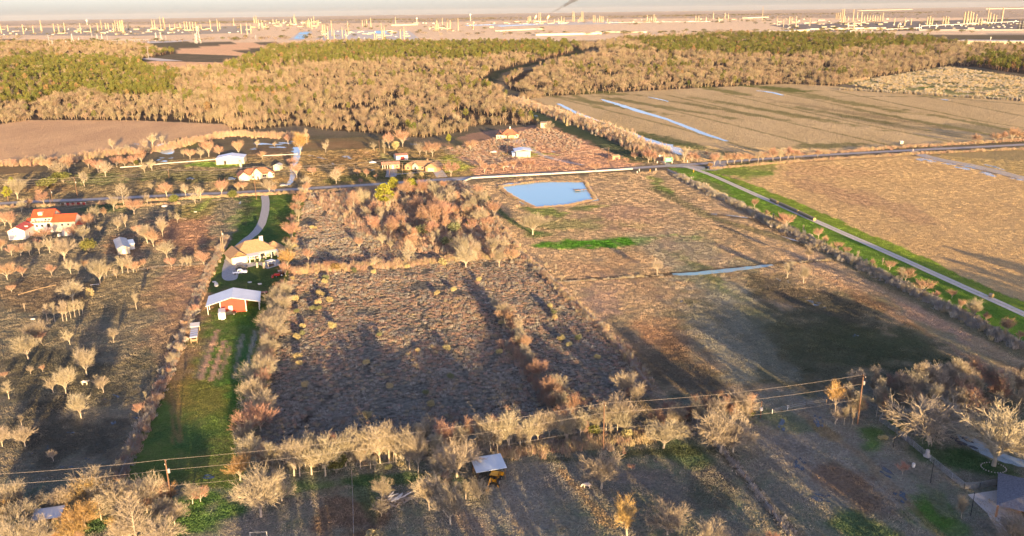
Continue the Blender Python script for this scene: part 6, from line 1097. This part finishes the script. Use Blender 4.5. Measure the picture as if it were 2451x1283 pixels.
# blue basins
S(sheet('basin_bank',[(690,95),(718,76),(745,74),(748,78),(722,97)],caliche,.3,sm=False)); S(sheet('basin_water',[(713,83),(718,78),(741,77),(737,82)],M['pool'],.5,sm=False)); S(sheet('basin_water',[(703,93),(711,85),(736,84),(728,93)],M['pool'],.5,sm=False)); S(sheet('basin_water',[(893,80),(900,74),(925,74),(935,81)],M['pool'],.5,sm=False)); S(sheet('gravel_yard',[(750,98),(790,72),(980,74),(1010,97)],caliche,.25,sm=False)); S(sheet('gravel_yard',[(0,84),(0,66),(330,66),(600,62),(600,78),(330,86)],mat('plant_yard',(.40,.33,.23),.9,.2,.02),.25,sm=False)); S(sheet('gravel_yard',[(1180,58),(1480,50),(1480,57),(1180,64)],caliche,.25,sm=False)); S(sheet('gravel_yard',[(1930,76),(1840,60),(2451,44),(2700,50),(2700,72),(2200,74)],mat('plant_yard_dark',(.22,.18,.14),.9,.3,.02),.25,sm=False))
S(sheet('gravel_yard',[(236,104),(270,100),(400,98),(470,95),(420,101),(300,106)],caliche,.25,sm=False)); S(sheet('gravel_yard',[(338,141),(360,138),(440,146),(380,146)],caliche,.25,sm=False)); S(sheet('canal_water',[(1190,62),(1290,57),(1300,58),(1200,64)],wetm,.4,sm=False)); S(sheet('canal_water',[(1112,60),(1180,58),(1186,60),(1120,62)],wetm,.4,sm=False))
# pylons
def pylon(px,pyb,pyt,label,mono=False):
    x,y=P(px,pyb); h=hgt(px,pyb,pyt); t=thing('transmission_tower',label,'pylon',(x,y,0),GN,'transmission towers'); r=max(.35,.35*mpp(px,pyb)); w=h*.13; m=MB()
    if mono: MB().tube([(0,0,0),(0,0,h)],[r*1.6,r],6).build('mast',M['steel'],t)
    else:
        for sx in (-1,1):
            for sy in (-1,1): m.tube([(sx*w,sy*w,0),(sx*w*.25,sy*w*.25,h*.7),(sx*w*.12,sy*w*.12,h)],r*.6,4)
        for k in range(5): z0,z1=h*k/6,h*(k+1)/6; a=w*(1-.12*k*1.2); [m.tube([(-a*s,-a,z0),(a*s*.85,-a*.85,z1)],r*.45,3) for s in (-1,1)]
        m.build('lattice',M['steel'],t)
    ar=MB(); [ar.tube([(-h*.17,0,h*f),(h*.17,0,h*f)],r*.6,4) for f in (.78,.92)]; ar.build('crossarm',M['steel'],t)
for i,(px,b_,t_,mo) in enumerate([(119,111,83,1),(127,111,96,0),(159,107,97,0),(175,106,80,0),(190,104,90,0),(222,98,80,1),(235,103,82,0),(245,96,80,0),(258,98,84,1),(375,99,78,0),(386,97,76,0),(398,98,86,1),(470,104,80,0),(476,104,62,0),(613,96,84,1),(356,140,110,1),(2370,101,88,1),(2030,67,54,1),(2200,70,57,1),(2240,70,57,1)]): pylon(px,b_,t_,'grey %s tower, %s from left of the pylons'%('mono pole' if mo else 'lattice transmission',ordw(i+1)),mo)
t=thing('substation','pale electrical substation with rows of gantries','substation',(*P(285,103),0)); g=MB(); s=mpp(300,100)
for i in range(14):
    for k in range(2): g.tube([((i-3)*4.6*s,k*60,0),((i-3)*4.6*s,k*60,fh(300,101,88)*.55)],.5*s*.6,4)
for k in range(2): g.tube([(-3*4.6*s,k*60,fh(300,101,88)*.5),(10*4.6*s,k*60,fh(300,101,88)*.5)],.4*s,4)
g.build('gantry',M['steel'],t)
# flares and smoke
def flare(px,pyb,pyt,label,lean):
    x,y=far(px,pyb); h=fh(px,pyb,pyt); s=mpp(px,pyb); t=thing('flare_stack',label,'flare',(x,y,0)); MB().tube([(0,0,0),(0,0,h)],[s*.7,s*.5],8).build('stack',M['tower2'],t)
    f=MB(); f.lathe([(s*.5,0),(s*1.6,s*2.2),(s*2.0,s*3.8),(s*1.3,s*6),(s*.3,s*8.2)],12); rr_=random.Random(int(px)); f.v=[(a+z*lean*1.0+rr_.uniform(-.2,.2)*s,c,z) for a,c,z in f.v]; o=f.build('flame',flame,t); o.location=(0,0,h); return Vector((x,y,h+s*6))
flame=emit('flame',(1.0,.52,.17),1.1)
flare(1281,56,45,'left flare stack with large pale orange flame',.35); fp=flare(1310,56,45,'right flare stack with flame trailing black smoke',.5)
sm=bpy.data.materials.new('smoke'); sm.use_nodes=True; q=sm.node_tree.nodes; q.clear(); oo=q.new('ShaderNodeOutputMaterial'); vv=q.new('ShaderNodeVolumePrincipled'); vv.inputs['Color'].default_value=(.22,.2,.2,1)
tcs=q.new('ShaderNodeTexCoord'); nn=q.new('ShaderNodeTexNoise'); nn.inputs['Scale'].default_value=.02; nn.inputs['Detail'].default_value=3; mrr=q.new('ShaderNodeMapRange'); mrr.inputs[1].default_value=.38; mrr.inputs[2].default_value=.7; mrr.inputs[3].default_value=.01; mrr.inputs[4].default_value=.06
sm.node_tree.links.new(tcs.outputs['Object'],nn.inputs['Vector']); sm.node_tree.links.new(nn.outputs[0],mrr.inputs[0]); sm.node_tree.links.new(mrr.outputs[0],vv.inputs['Density']); sm.node_tree.links.new(vv.outputs[0],oo.inputs['Volume'])
s=mpp(1310,56); pl=MB(); rs=random.Random(4); N=14
pts=[Vector((s*(3+i*4.3+i*i*.10),rs.gauss(0,.4)*s,s*(2+i*2.9)))+Vector((rs.gauss(0,.6)*s,0,rs.gauss(0,.5)*s)) for i in range(N)]
pl.tube(pts,[s*(1.0+i*.30+rs.random()*.8) for i in range(N)],12); o=pl.build('smoke_plume',sm); o.location=fp; tag(o,'dark smoke plume drifting right from the right flare','smoke',kind='stuff')
